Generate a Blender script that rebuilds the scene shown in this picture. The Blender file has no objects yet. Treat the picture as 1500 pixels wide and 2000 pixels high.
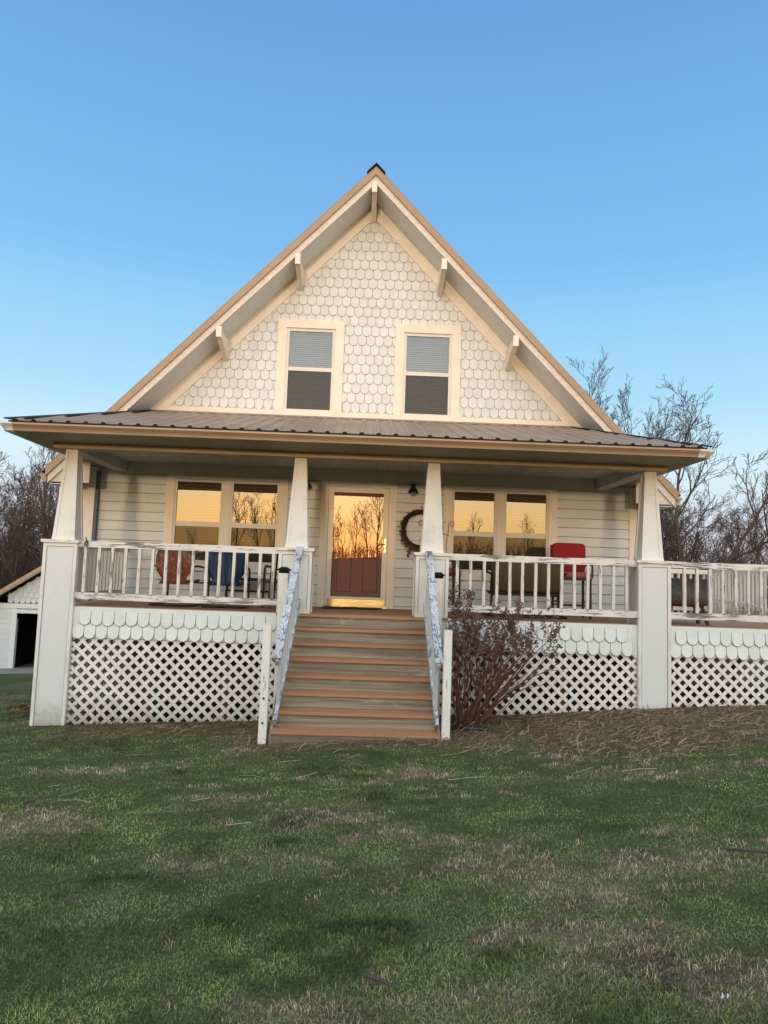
import bpy, math, random
import numpy as np
from mathutils import Vector, Matrix
random.seed(7)
RNG = np.random.default_rng(11)
SC = bpy.context.scene
COL = SC.collection
R = math.radians

# ------------------------------------------------------------------ helpers
class MB:
    """collects faces, builds ONE mesh object"""
    def __init__(s): s.v = []; s.f = []; s.m = []
    def add(s, vs, fs, mi=0):
        n = len(s.v); s.v += [tuple(p) for p in vs]
        for q in fs: s.f.append([n + i for i in q]); s.m.append(mi)
        return s
    def box(s, x0, x1, y0, y1, z0, z1, mi=0):
        vs = [(x0,y0,z0),(x1,y0,z0),(x1,y1,z0),(x0,y1,z0),(x0,y0,z1),(x1,y0,z1),(x1,y1,z1),(x0,y1,z1)]
        return s.add(vs, [(3,2,1,0),(4,5,6,7),(0,1,5,4),(1,2,6,5),(2,3,7,6),(3,0,4,7)], mi)
    def bar(s, p, q, w, h, side=(1,0,0), mi=0):
        """rectangular bar from p to q; w along 'side', h across it"""
        p = Vector(p); q = Vector(q); d = (q - p).normalized(); sd = Vector(side)
        sd = (sd - d * sd.dot(d)).normalized(); up = sd.cross(d).normalized()
        vs = []
        for c in (p, q):
            for a, b in ((-1,-1),(1,-1),(1,1),(-1,1)): vs.append(c + sd*(a*w/2) + up*(b*h/2))
        return s.add(vs, [(0,1,2,3),(7,6,5,4),(0,4,5,1),(1,5,6,2),(2,6,7,3),(3,7,4,0)], mi)
    def frustum(s, x, y, z0, z1, a0, b0, a1, b1, mi=0):
        vs = [(x+sx*a, y+sy*b, z) for z, a, b in ((z0,a0,b0),(z1,a1,b1)) for sx, sy in ((-1,-1),(1,-1),(1,1),(-1,1))]
        return s.add(vs, [(3,2,1,0),(4,5,6,7),(0,1,5,4),(1,2,6,5),(2,3,7,6),(3,0,4,7)], mi)
    def poly(s, pts, mi=0): return s.add(pts, [tuple(range(len(pts)))], mi)
    def prism(s, pts, vec, mi=0, mi_side=None):
        n = len(pts); v = Vector(vec); a = [Vector(p) for p in pts]; b = [p + v for p in a]
        s.add(a + b, [tuple(range(n)), tuple(range(2*n-1, n-1, -1))], mi)
        k = len(s.v) - 2*n; ms = mi if mi_side is None else mi_side
        for i in range(n):
            j = (i+1) % n; s.f.append([k+i, k+n+i, k+n+j, k+j]); s.m.append(ms)
        return s
    def tube(s, pts, rad, n=6, mi=0, cap=True):
        pts = [Vector(p) for p in pts]; k0 = len(s.v); m = len(pts)
        if not hasattr(rad, '__len__'): rad = [rad]*m
        ref = None
        for i, p in enumerate(pts):
            d = (pts[min(i+1,m-1)] - pts[max(i-1,0)])
            if d.length < 1e-9: d = Vector((0,0,1))
            d.normalize()
            if ref is None: ref = d.orthogonal().normalized()
            else:
                ref = ref - d*ref.dot(d)
                ref = ref.normalized() if ref.length > 1e-6 else d.orthogonal().normalized()
            o = d.cross(ref)
            for j in range(n):
                a = 2*math.pi*j/n; s.v.append(tuple(p + (ref*math.cos(a) + o*math.sin(a))*rad[i]))
        for i in range(m-1):
            for j in range(n):
                a = k0+i*n+j; b = k0+i*n+(j+1)%n; s.f.append([a, b, b+n, a+n]); s.m.append(mi)
        if cap:
            s.f.append([k0+j for j in range(n)][::-1]); s.m.append(mi)
            s.f.append([k0+(m-1)*n+j for j in range(n)]); s.m.append(mi)
        return s
    def lathe(s, prof, c=(0,0,0), n=20, mi=0, sx=1, sy=1):
        k = len(s.v); m = len(prof)
        for r, z in prof:
            for j in range(n):
                a = 2*math.pi*j/n; s.v.append((c[0]+r*sx*math.cos(a), c[1]+r*sy*math.sin(a), c[2]+z))
        for i in range(m-1):
            for j in range(n):
                s.f.append([k+i*n+j, k+i*n+(j+1)%n, k+(i+1)*n+(j+1)%n, k+(i+1)*n+j]); s.m.append(mi)
        s.f.append([k+j for j in range(n)][::-1]); s.m.append(mi)
        s.f.append([k+(m-1)*n+j for j in range(n)]); s.m.append(mi)
        return s
    def grid(s, P, mi=0):
        k = len(s.v); h = len(P); w = len(P[0])
        for r in P: s.v += [tuple(p) for p in r]
        for i in range(h-1):
            for j in range(w-1):
                s.f.append([k+i*w+j, k+i*w+j+1, k+(i+1)*w+j+1, k+(i+1)*w+j]); s.m.append(mi)
        return s
    def build(s, name, mats, parent=None, smooth=False, label=None, bevel=0, solid=0):
        me = bpy.data.meshes.new(name); me.from_pydata(s.v, [], s.f)
        if not isinstance(mats, (list, tuple)): mats = [mats]
        for m in mats: me.materials.append(m)
        if len(mats) > 1: me.polygons.foreach_set('material_index', s.m)
        if smooth: me.polygons.foreach_set('use_smooth', [True]*len(s.f))
        me.update(); o = bpy.data.objects.new(name, me); COL.objects.link(o)
        if parent is not None:
            o.parent = parent
            if parent.get('base') and not parent.get('islocal'): o.location = -Vector(parent['base'])
        if label: o['label'] = label
        if solid:
            md = o.modifiers.new('solid', 'SOLIDIFY'); md.thickness = solid; md.offset = 0
        if bevel:
            md = o.modifiers.new('bevel', 'BEVEL'); md.width = bevel; md.segments = 2; md.limit_method = 'ANGLE'
        return o

def tag(o, label=None, cat=None, group=None, kind=None):
    for k, v in (('label',label),('category',cat),('group',group),('kind',kind)):
        if v: o[k] = v
    return o
def thing(name, label, cat, loc=(0,0,0), rz=0, group=None, world=False):
    """Empty at the base; world=True: its parts are written in world coordinates"""
    o = bpy.data.objects.new(name, None); o.empty_display_size = .2; COL.objects.link(o)
    o.location = loc; o.rotation_euler = (0,0,rz)
    if world: o['base'] = list(loc)
    return tag(o, label, cat, group)
def copy_tree(o, parent=None):
    c = o.copy(); COL.objects.link(c)
    if parent: c.parent = parent
    for ch in list(o.children): copy_tree(ch, c)
    return c

# ------------------------------------------------------------------ materials
def nodes(name):
    m = bpy.data.materials.new(name); m.use_nodes = True
    nt = m.node_tree; nt.nodes.clear(); return m, nt
def N(nt, t, **kw):
    n = nt.nodes.new(t)
    for k, v in kw.items():
        if k in n.inputs.keys(): n.inputs[k].default_value = v
        else: setattr(n, k, v)
    return n
def L(nt, a, b): nt.links.new(a, b)
def rgba(c): return (c[0], c[1], c[2], 1)
def noise(nt, co, scale, stretch=(1,1,1), detail=5, rough=.6):
    mp = N(nt, 'ShaderNodeMapping'); mp.inputs['Scale'].default_value = stretch; L(nt, co, mp.inputs['Vector'])
    n = N(nt, 'ShaderNodeTexNoise'); n.inputs['Scale'].default_value = scale
    n.inputs['Detail'].default_value = detail; n.inputs['Roughness'].default_value = rough
    L(nt, mp.outputs[0], n.inputs['Vector']); return n.outputs['Fac']
def ramp(nt, fac, lo, hi):
    r = N(nt, 'ShaderNodeMapRange'); r.inputs['From Min'].default_value = lo; r.inputs['From Max'].default_value = hi
    r.interpolation_type = 'SMOOTHSTEP'; L(nt, fac, r.inputs['Value']); return r.outputs[0]
def mix(nt, fac, a, b):
    m = N(nt, 'ShaderNodeMix', data_type='RGBA')
    if hasattr(fac, 'links'): L(nt, fac, m.inputs[0])
    else: m.inputs[0].default_value = fac
    for s, c in ((6, a), (7, b)):
        if hasattr(c, 'links'): L(nt, c, m.inputs[s])
        else: m.inputs[s].default_value = rgba(c)
    return m.outputs[2]
def finish(nt, col, rough=.6, bump=None, bstr=.3, bdist=.01, metal=0, spec=.3):
    b = N(nt, 'ShaderNodeBsdfPrincipled'); o = N(nt, 'ShaderNodeOutputMaterial')
    if hasattr(col, 'links'): L(nt, col, b.inputs['Base Color'])
    else: b.inputs['Base Color'].default_value = rgba(col)
    if hasattr(rough, 'links'): L(nt, rough, b.inputs['Roughness'])
    else: b.inputs['Roughness'].default_value = rough
    b.inputs['Metallic'].default_value = metal; b.inputs['Specular IOR Level'].default_value = spec
    if bump is not None:
        bn = N(nt, 'ShaderNodeBump'); bn.inputs['Strength'].default_value = bstr; bn.inputs['Distance'].default_value = bdist
        L(nt, bump, bn.inputs['Height']); L(nt, bn.outputs[0], b.inputs['Normal'])
    L(nt, b.outputs[0], o.inputs[0])
def coords(nt): return N(nt, 'ShaderNodeTexCoord').outputs['Object']
def plain(name, c1, c2, scale=6, stretch=(1,1,1), lo=.3, hi=.7, rough=.6, bstr=.15, metal=0, spec=.3, streak=None, vary=0, grime=None):
    m, nt = nodes(name); co = coords(nt)
    a = noise(nt, co, scale, stretch); col = mix(nt, ramp(nt, a, lo, hi), c1, c2)
    if streak:   # dark grime in slow vertical streaks
        s = noise(nt, co, streak[0], (3,3,.5), 4); col = mix(nt, ramp(nt, s, streak[1], streak[1]+.25), col, streak[2])
    if vary:     # every board or shingle its own tone
        ge = N(nt, 'ShaderNodeNewGeometry'); mr = N(nt, 'ShaderNodeMapRange'); L(nt, ge.outputs['Random Per Island'], mr.inputs['Value'])
        mr.inputs['To Min'].default_value = 1-vary; mr.inputs['To Max'].default_value = 1+vary*.6
        vm = N(nt, 'ShaderNodeVectorMath', operation='SCALE'); L(nt, col, vm.inputs[0]); L(nt, mr.outputs[0], vm.inputs['Scale']); col = vm.outputs[0]
    if grime:    # soil splashed up from the ground
        sx = N(nt, 'ShaderNodeSeparateXYZ'); L(nt, co, sx.inputs[0]); gn = noise(nt, co, 9, (1,1,1), 6, .7)
        ad = N(nt, 'ShaderNodeMath', operation='MULTIPLY_ADD'); L(nt, gn, ad.inputs[0]); ad.inputs[1].default_value = .7; L(nt, sx.outputs['Z'], ad.inputs[2])
        f = N(nt, 'ShaderNodeMapRange', interpolation_type='SMOOTHSTEP'); L(nt, ad.outputs[0], f.inputs['Value']); f.inputs['From Min'].default_value = grime[0]; f.inputs['From Max'].default_value = grime[1]; f.inputs['To Min'].default_value = .75; f.inputs['To Max'].default_value = 0
        col = mix(nt, f.outputs[0], col, grime[2])
    finish(nt, col, rough, a, bstr, .01, metal, spec); return m
def peeling(name, paint, wood, axis, thr, scale=3.0, paint2=None):
    """old paint with chips that run along the grain; axis = grain direction stretch"""
    m, nt = nodes(name); co = coords(nt)
    a = noise(nt, co, scale, axis, 9, .72); b = noise(nt, co, scale*.35, (1,1,1), 3, .5)
    add = N(nt, 'ShaderNodeMath', operation='MULTIPLY_ADD'); L(nt, b, add.inputs[0]); add.inputs[1].default_value = .45; L(nt, a, add.inputs[2])
    chip = ramp(nt, add.outputs[0], thr, thr+.035)
    g = noise(nt, co, scale*3, axis, 6, .6)
    woodc = mix(nt, ramp(nt, g, .35, .65), wood, [c*.5 for c in wood])
    dirt = noise(nt, co, 2.2, (1,1,1), 6, .65)
    pc = mix(nt, ramp(nt, dirt, .45, .75), paint, paint2 or [c*.72 for c in paint])
    col = mix(nt, chip, pc, woodc)
    finish(nt, col, .7, chip, .5, -.004, 0, .25); return m
def wood(name, c1, c2, c3, axis, scale=2.0, rough=.75, stain=.6):
    m, nt = nodes(name); co = coords(nt)
    a = noise(nt, co, scale, axis, 8, .65); b = noise(nt, co, 3.2, (.5,1,2.6), 6, .7)
    wv = N(nt, 'ShaderNodeTexWave'); wv.wave_type = 'BANDS'; wv.bands_direction = 'Z'
    wv.inputs['Scale'].default_value = 7; wv.inputs['Distortion'].default_value = 9; wv.inputs['Detail'].default_value = 3; wv.inputs['Detail Scale'].default_value = .6
    mp = N(nt, 'ShaderNodeMapping'); mp.inputs['Scale'].default_value = [q**.35 for q in axis]; L(nt, co, mp.inputs['Vector']); L(nt, mp.outputs[0], wv.inputs['Vector'])
    col = mix(nt, ramp(nt, a, .3, .7), c1, c2)
    w2 = N(nt, 'ShaderNodeMath', operation='MULTIPLY'); L(nt, wv.outputs['Fac'], w2.inputs[0]); w2.inputs[1].default_value = .35
    col = mix(nt, w2.outputs[0], col, [q*.6 for q in c1])
    col = mix(nt, ramp(nt, b, stain, stain+.18), col, c3)
    finish(nt, col, rough, a, .25, .006); return m

SAGE=(.60,.62,.56); SAGE_D=(.52,.54,.49)
CREAM=(.84,.755,.635)
m_siding = plain('painted siding', (.71,.725,.70), (.65,.665,.64), 2.5, (1,1,6), rough=.55, bstr=.1, vary=.05)
m_scale  = plain('shingle paint', (.735,.735,.72), (.67,.67,.655), 5, (1,1,1), rough=.6, bstr=.1, vary=.055, streak=(1.6,.60,(.62,.605,.57)))
m_sedge  = plain('shingle joint and border shadow', (.36,.35,.32), (.27,.26,.24), 3)
m_lap_shadow   = plain('lap shadow line', (.16,.155,.14), (.10,.10,.09), 8)  # dark colour for the shadow lines painted under the siding laps
m_skirt  = plain('skirt shingle paint', (.75,.79,.775), (.69,.73,.715), 7, (1,1,1), rough=.6, bstr=.1, vary=.07)
m_skirt_e= plain('skirt shingle edge', (.20,.21,.21), (.12,.12,.12), 8)
m_trim   = plain('cream trim paint', CREAM, (.78,.69,.57), 4, (1,1,1), rough=.5, bstr=.08)
m_fascia = plain('weathered fascia paint', (.74,.65,.57), (.66,.56,.48), 5, (1,1,4), rough=.6, streak=(2.5,.62,(.40,.32,.27)))
m_tan    = plain('tan metal trim', (.375,.25,.15), (.335,.22,.13), 3, rough=.38, spec=.5, bstr=.03)
m_white_metal = plain('white metal', (.68,.66,.60), (.60,.58,.53), 6, rough=.35, spec=.5, bstr=.03)
m_soffit = plain('soffit paint', (.74,.745,.715), (.67,.68,.655), 3, rough=.6)
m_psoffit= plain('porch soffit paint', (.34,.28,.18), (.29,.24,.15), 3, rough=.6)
m_ceil   = plain('porch ceiling boards', (.50,.50,.46), (.44,.44,.41), 3, (1,.2,1), rough=.6)
m_ceil_g = plain('ceiling groove', (.10,.11,.11), (.07,.07,.07))
m_roof   = plain('brown ribbed metal', (.34,.25,.19), (.27,.20,.15), 1.2, (1,1,1), rough=.5, metal=.0, spec=.35, bstr=.02)
m_dark   = plain('dark metal and shadow gap', (.02,.018,.016), (.012,.011,.01), rough=.8)  # own black of caps and bolts, also shade painted into gaps and grooves
m_col    = peeling('column paint', (.76,.75,.72), (.38,.36,.33), (1.2,1.2,.5), .93, 5, (.60,.59,.56))
m_ped    = plain('pedestal stucco board', (.72,.735,.73), (.65,.665,.665), 60, (1,1,1), .2, .8, rough=.75, bstr=.35, streak=(2.2,.58,(.55,.56,.555)), grime=(-1.45,-.85,(.30,.27,.22)))
m_pedtrim= peeling('pedestal trim paint', (.74,.73,.69), (.34,.31,.28), (2,2,.5), .97, 5)
m_rail   = peeling('peeling white rail', (.74,.71,.68), (.27,.24,.22), (.5,6,7), .765, 5, (.60,.57,.55))
m_bal    = peeling('worn baluster paint', (.68,.65,.60), (.30,.27,.24), (6,6,.7), .80, 6, (.54,.51,.47))
m_hand   = peeling('flaking blue grey handrail', (.57,.62,.69), (.22,.22,.28), (3.2,1.2,1.2), .755, 17, (.44,.50,.58))
m_sbal   = peeling('grey stair baluster paint', (.50,.53,.54), (.2,.2,.2), (6,6,.7), .83, 6)
m_post   = peeling('post paint', (.77,.76,.70), (.32,.28,.23), (6,6,.7), .84, 5, (.63,.62,.55))
m_deck   = wood('deck boards', (.43,.26,.15), (.36,.21,.12), (.33,.21,.14), (.3,9,9), 2.2)
m_tread  = wood('composite tread', (.46,.24,.125), (.38,.19,.095), (.37,.20,.12), (.25,12,12), 2.2, .6, .62)
m_riser  = wood('weathered riser board', (.37,.31,.235), (.15,.12,.085), (.47,.42,.35), (.25,6,11), 2.6, .8, .55)
m_lat    = plain('lattice strips', (.82,.785,.755), (.74,.70,.67), 7, rough=.6, streak=(5,.62,(.50,.46,.41)), grime=(-1.42,-.80,(.27,.22,.17)), vary=.05)
m_earth  = plain('under porch block wall', (.20,.17,.125), (.15,.13,.10), 3, rough=.9)
m_mat    = plain('black rubber mat', (.022,.02,.018), (.03,.027,.024), 30, rough=.85)
m_blackm = plain('black metal', (.012,.012,.013), (.02,.02,.02), 20, rough=.35, spec=.5)
m_brass  = plain('brass', (.62,.44,.17), (.5,.34,.12), 20, rough=.25, metal=.9)
m_brassb = plain('polished brass plate', (.56,.44,.22), (.46,.35,.16), 3, (1,1,8), rough=.33, metal=1)
m_door   = plain('red door paint', (.40,.085,.06), (.36,.075,.055), 3, rough=.5)
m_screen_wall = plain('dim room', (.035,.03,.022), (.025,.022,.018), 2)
m_vinyl  = plain('vinyl window frame', (.72,.66,.59), (.68,.62,.55), 4, rough=.4)
m_blind  = plain('blind slats', (.20,.215,.225), (.165,.18,.19), 4, rough=.5)
m_blind_p= plain('porch blind slats', (.20,.17,.10), (.17,.145,.085), 4, rough=.5)
m_ground_conc = plain('old concrete', (.26,.25,.235), (.21,.20,.19), 1.5, rough=.9)
m_bark   = plain('bark', (.085,.066,.056), (.055,.043,.038), 9, (1,1,.3), rough=.9)
m_bark_l = plain('warm twig bark', (.125,.085,.068), (.08,.058,.048), 9, (1,1,.3), rough=.9)
m_bark_r = plain('sunset bark', (.03,.02,.013), (.02,.014,.01), 9, rough=.9)
m_shrub  = plain('reddish shrub stems', (.19,.088,.056), (.10,.048,.034), 12, rough=.8)
m_flower = plain('dried flower heads', (.17,.092,.066), (.10,.058,.045), 25, rough=.9)
m_vine   = plain('grapevine', (.06,.032,.026), (.035,.02,.017), 15, rough=.85)
m_drift  = plain('dried leaf', (.13,.085,.055), (.08,.055,.035), 15, rough=.9)
m_rust   = peeling('rusty red shell', (.22,.048,.02), (.40,.24,.16), (5,5,1.6), .73, 9, (.13,.03,.015))
m_blue   = plain('blue enamel', (.016,.045,.10), (.011,.03,.07), 4, rough=.4, spec=.5)
m_rusttube= plain('rusty tube', (.07,.03,.02), (.035,.02,.016), 15, rough=.7)
m_red    = plain('red cushion', (.30,.018,.018), (.26,.015,.016), 6, rough=.8)
m_piping = plain('dark red piping', (.20,.012,.014), (.16,.01,.012), 6, rough=.8)
m_pink   = plain('faded seat cushion', (.42,.10,.095), (.36,.085,.08), 6, rough=.85)
m_bronze = plain('dark bronze frame', (.03,.022,.018), (.045,.033,.026), 10, rough=.45)
m_olive  = plain('olive sling fabric', (.115,.082,.038), (.10,.07,.032), 60, rough=.8)
m_galv   = plain('galvanized steel', (.16,.16,.15), (.10,.10,.095), 14, rough=.5, metal=.25, streak=(9,.55,(.24,.23,.21)))
m_galvr  = plain('rusty tub base', (.17,.045,.028), (.10,.03,.022), 10, rough=.8)
m_leg    = plain('stained wooden leg', (.16,.075,.035), (.10,.05,.025), 6, (6,6,1), rough=.6)
m_glassbulb = plain('lamp glass', (.30,.24,.18), (.26,.2,.15), 4, rough=.15, spec=.6)
m_white  = plain('white paint', (.72,.74,.73), (.66,.68,.67), 4, rough=.6)
m_gside  = plain('garage siding', (.62,.66,.68), (.57,.61,.63), 2, (1,1,6), rough=.6)

def glass_mat(name, refl, tint=(1,1,1), wob=.0):
    m, nt = nodes(name); co = coords(nt)
    g = N(nt, 'ShaderNodeBsdfGlossy'); g.inputs['Roughness'].default_value = .004; g.inputs['Color'].default_value = rgba((1,.97,.93))
    t = N(nt, 'ShaderNodeBsdfTransparent'); t.inputs['Color'].default_value = rgba(tint)
    lw = N(nt, 'ShaderNodeLayerWeight'); lw.inputs['Blend'].default_value = .25
    ad = N(nt, 'ShaderNodeMath', operation='MULTIPLY_ADD', use_clamp=True); L(nt, lw.outputs['Fresnel'], ad.inputs[0]); ad.inputs[1].default_value = .6; ad.inputs[2].default_value = refl
    mx = N(nt, 'ShaderNodeMixShader'); L(nt, ad.outputs[0], mx.inputs[0]); L(nt, t.outputs[0], mx.inputs[1]); L(nt, g.outputs[0], mx.inputs[2])
    if wob:
        n = noise(nt, co, 1.3, (1,1,1), 2); b = N(nt, 'ShaderNodeBump'); b.inputs['Strength'].default_value = wob; b.inputs['Distance'].default_value = .02
        L(nt, n, b.inputs['Height']); L(nt, b.outputs[0], g.inputs['Normal'])
    o = N(nt, 'ShaderNodeOutputMaterial'); L(nt, mx.outputs[0], o.inputs[0]); return m
m_glass = glass_mat('window glass', .22, (.85,.83,.78), .016)
m_glass_door = glass_mat('storm door glass', .27, (.9,.86,.82), .016)
m_glass_up = glass_mat('upper window glass', .11, (.86,.9,.95), .008)
def screen_mat():
    m, nt = nodes('insect screen'); d = N(nt, 'ShaderNodeBsdfDiffuse'); d.inputs['Color'].default_value = rgba((.06,.052,.036))
    t = N(nt, 'ShaderNodeBsdfTransparent'); mx = N(nt, 'ShaderNodeMixShader'); mx.inputs[0].default_value = .52
    L(nt, t.outputs[0], mx.inputs[1]); L(nt, d.outputs[0], mx.inputs[2])
    o = N(nt, 'ShaderNodeOutputMaterial'); L(nt, mx.outputs[0], o.inputs[0]); return m
m_screen = screen_mat()
def attr_mat(name, rough=.85):
    m, nt = nodes(name); a = N(nt, 'ShaderNodeAttribute'); a.attribute_name = 'tint'
    finish(nt, a.outputs['Color'], rough, spec=.15); return m
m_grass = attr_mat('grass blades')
m_straw = attr_mat('straw')

# ------------------------------------------------------------------ terrain
def smooth(a, b, x):
    t = np.clip((x-a)/(b-a), 0, 1); return t*t*(3-2*t)
def hsh(i, j, s=0):
    v = np.sin(i*127.1 + j*311.7 + s*74.7)*43758.5453; return v - np.floor(v)
def vnoise(x, y, s=0):
    i = np.floor(x); j = np.floor(y); u = x-i; v = y-j; u = u*u*(3-2*u); v = v*v*(3-2*v)
    return (hsh(i,j,s)*(1-u)+hsh(i+1,j,s)*u)*(1-v) + (hsh(i,j+1,s)*(1-u)+hsh(i+1,j+1,s)*u)*v
def fbm(x, y, s=0, o=4):
    r = 0; a = .5; f = 1.0
    for k in range(o): r = r + a*vnoise(x*f, y*f, s+k*7); a *= .5; f *= 2.03
    return r
def G(x, y):
    x = np.asarray(x, float); y = np.asarray(y, float)
    xe = np.clip(x, -16, 8); xe = xe + np.clip(x-8, 0, 60)*.15 - np.clip(-16-x, 0, 60)*.05
    z = -1.44 + .05*xe + .06*smooth(2, 4.5, x)
    z = z - .045*np.clip(y, -48, 0) - .062*np.clip(y, 0, 18)*(.35+.65*smooth(2, -6, x))
    z = z + 1.55*smooth(-20, -46, y) + .02*(fbm(x*.8, y*.8, 3) - .47)
    return z
def bed(x, y):   # bare bed of straw and soil in front of the porch
    n = fbm(x*1.6, y*1.6, 21)
    e = -2.25 - .12*(x-1) + (n-.47)*2.2
    r = smooth(.95, 1.35, x)*smooth(e-.35, e+.25, y)*smooth(1.2, .3, y)
    l = smooth(-4.2, -3.4, x)*smooth(.0, -.6, x+.4)*smooth(-1.35+(n-.47)*1.6, -.7, y)*smooth(.3, 0, y)*.62
    s = smooth(-1.5, -1.0, x)*smooth(1.6, 1.0, x)*smooth(-2.35+(n-.47), -1.95, y)*smooth(.2, 0, y)*.9
    return np.clip(np.maximum(np.maximum(r*(.55+.65*n), l), s), 0, 1)
def dry(x, y):   # straw coloured patches in the lawn
    n = fbm(x*.75+3, y*1.7+1, 5, 5); m = fbm(x*3.1, y*4.0, 9, 3)
    k = smooth(.55, .67, n*.72+m*.34)*.9
    for cx, cy, rx, ry, w in ((1.5,-5.85,1.2,.28,1),(.7,-5.75,.9,.2,.8),(-.6,-5.6,.7,.2,.8),(-2.7,-4.6,.9,.35,.9),(-1.2,-4.2,.7,.2,.6),(.35,-7.0,.10,.6,.8),(.9,-7.2,.8,.25,.9),(2.6,-3.6,1.1,.25,.7),(1.2,-4.1,.6,.15,.6),(-2.6,-3.0,.4,.12,.7),(-2.1,-2.9,.5,.12,.6)):
        k = np.maximum(k, w*np.exp(-((x-cx)/rx)**2-((y-cy)/ry)**2)*smooth(.25,.6,m+.12))
    return np.clip(k, 0, 1)
def soil(x, y):
    k = 0*x
    for cx, cy, rx, ry in ((1.36,-6.95,.16,.12),(1.5,-7.1,.16,.08),(-.95,-6.8,.10,.05),(1.22,-7.1,.12,.10)):
        k = np.maximum(k, np.exp(-(((x-cx)/rx)**2+((y-cy)/ry)**2))*(.4+1.2*fbm(x*9, y*9, 2)))
    return np.clip(k, 0, 1)

def ground():
    def axis(a, b, step, far):
        c = list(np.arange(a, b, step)); s = step; v = b; hi = []
        while v < far: hi.append(v); s *= 1.35; v += s
        s = step; v = a-step; lo = []
        while v > -far: lo.append(v); s *= 1.35; v -= s
        return np.array(lo[::-1]+c+hi+[far])
    xs = axis(-7, 7, .14, 600); ys = axis(-9, 1.5, .14, 600)
    X, Y = np.meshgrid(xs, ys); Z = G(X, Y)
    n = X.size; nx = len(xs); ny = len(ys)
    me = bpy.data.meshes.new('ground')
    i = np.arange(n).reshape(ny, nx)
    q = np.stack([i[:-1,:-1], i[:-1,1:], i[1:,1:], i[1:,:-1]], -1).reshape(-1, 4)
    me.from_pydata(np.stack([X, Y, Z], -1).reshape(-1, 3).tolist(), [], q.tolist())
    at = me.attributes.new('mask', 'FLOAT_COLOR', 'POINT')
    x = X.ravel(); y = Y.ravel()
    at.data.foreach_set('color', np.stack([bed(x,y), dry(x,y), soil(x,y), np.ones(n)], -1).astype('f').ravel())
    me.polygons.foreach_set('use_smooth', [True]*len(q))
    m, nt = nodes('lawn soil and grass'); co = coords(nt)
    a = N(nt, 'ShaderNodeAttribute'); a.attribute_name = 'mask'
    sp = N(nt, 'ShaderNodeSeparateColor'); L(nt, a.outputs['Color'], sp.inputs[0])
    f = noise(nt, co, 26, (1,1,1), 8, .7); g = noise(nt, co, 1.1, (1,1,1), 5)
    col = mix(nt, ramp(nt, f, .3, .7), (.038,.051,.019), (.092,.118,.043))
    col = mix(nt, ramp(nt, g, .45, .7), col, (.05,.075,.026))
    col = mix(nt, sp.outputs['Green'], col, mix(nt, ramp(nt, f, .35,.65), (.10,.082,.05), (.20,.16,.105)))
    col = mix(nt, sp.outputs['Red'], col, mix(nt, ramp(nt, f, .35,.65), (.075,.05,.034), (.22,.15,.092)))
    col = mix(nt, sp.outputs['Blue'], col, mix(nt, ramp(nt, f, .35,.65), (.028,.018,.013), (.07,.045,.03)))
    finish(nt, col, .95, f, .6, .02, 0, .1); me.materials.append(m)
    o = bpy.data.objects.new('ground', me); COL.objects.link(o); tag(o, kind='structure'); return o
ground()

def blades(name, x, y, h, w, col, mat, lean=.45, lift=0):
    """many small curved blades as one mesh"""
    n = len(x); z = G(x, y) - .006 + lift
    az = RNG.uniform(0, 2*np.pi, n); la = RNG.uniform(0, 2*np.pi, n); ln = RNG.uniform(.1, 1, n)*lean*h
    dx = np.cos(az)*w/2; dy = np.sin(az)*w/2
    mx = x + np.cos(la)*ln*.35; my = y + np.sin(la)*ln*.35; mz = z + h*.6
    tx = x + np.cos(la)*ln; ty = y + np.sin(la)*ln; tz = z + h*np.sqrt(np.clip(1-(ln/h)**2*.6, .1, 1))
    V = np.empty((n, 5, 3), 'f')
    V[:,0] = np.stack([x-dx, y-dy, z], -1); V[:,1] = np.stack([x+dx, y+dy, z], -1)
    V[:,2] = np.stack([mx+dx*.8, my+dy*.8, mz], -1); V[:,3] = np.stack([mx-dx*.8, my-dy*.8, mz], -1)
    V[:,4] = np.stack([tx, ty, tz], -1)
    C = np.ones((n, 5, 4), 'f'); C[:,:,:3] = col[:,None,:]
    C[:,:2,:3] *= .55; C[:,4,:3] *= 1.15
    me = bpy.data.meshes.new(name); me.vertices.add(n*5); me.vertices.foreach_set('co', V.ravel())
    b = (np.arange(n)*5)[:,None]
    lp = np.concatenate([b+np.array([[0,1,2,3]]), b+np.array([[3,2,4]])], 1).astype('i').ravel()
    me.loops.add(n*7); me.loops.foreach_set('vertex_index', lp)
    me.polygons.add(n*2)
    st = np.empty((n,2),'i'); st[:,0] = np.arange(n)*7; st[:,1] = st[:,0]+4
    tt = np.empty((n,2),'i'); tt[:,0] = 4; tt[:,1] = 3
    me.polygons.foreach_set('loop_start', st.ravel())
    try: me.polygons.foreach_set('loop_total', tt.ravel())
    except Exception: pass
    me.update(calc_edges=True); me.validate()
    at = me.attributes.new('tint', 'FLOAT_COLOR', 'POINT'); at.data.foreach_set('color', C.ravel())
    me.materials.append(mat); o = bpy.data.objects.new(name, me); COL.objects.link(o); return o

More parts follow.
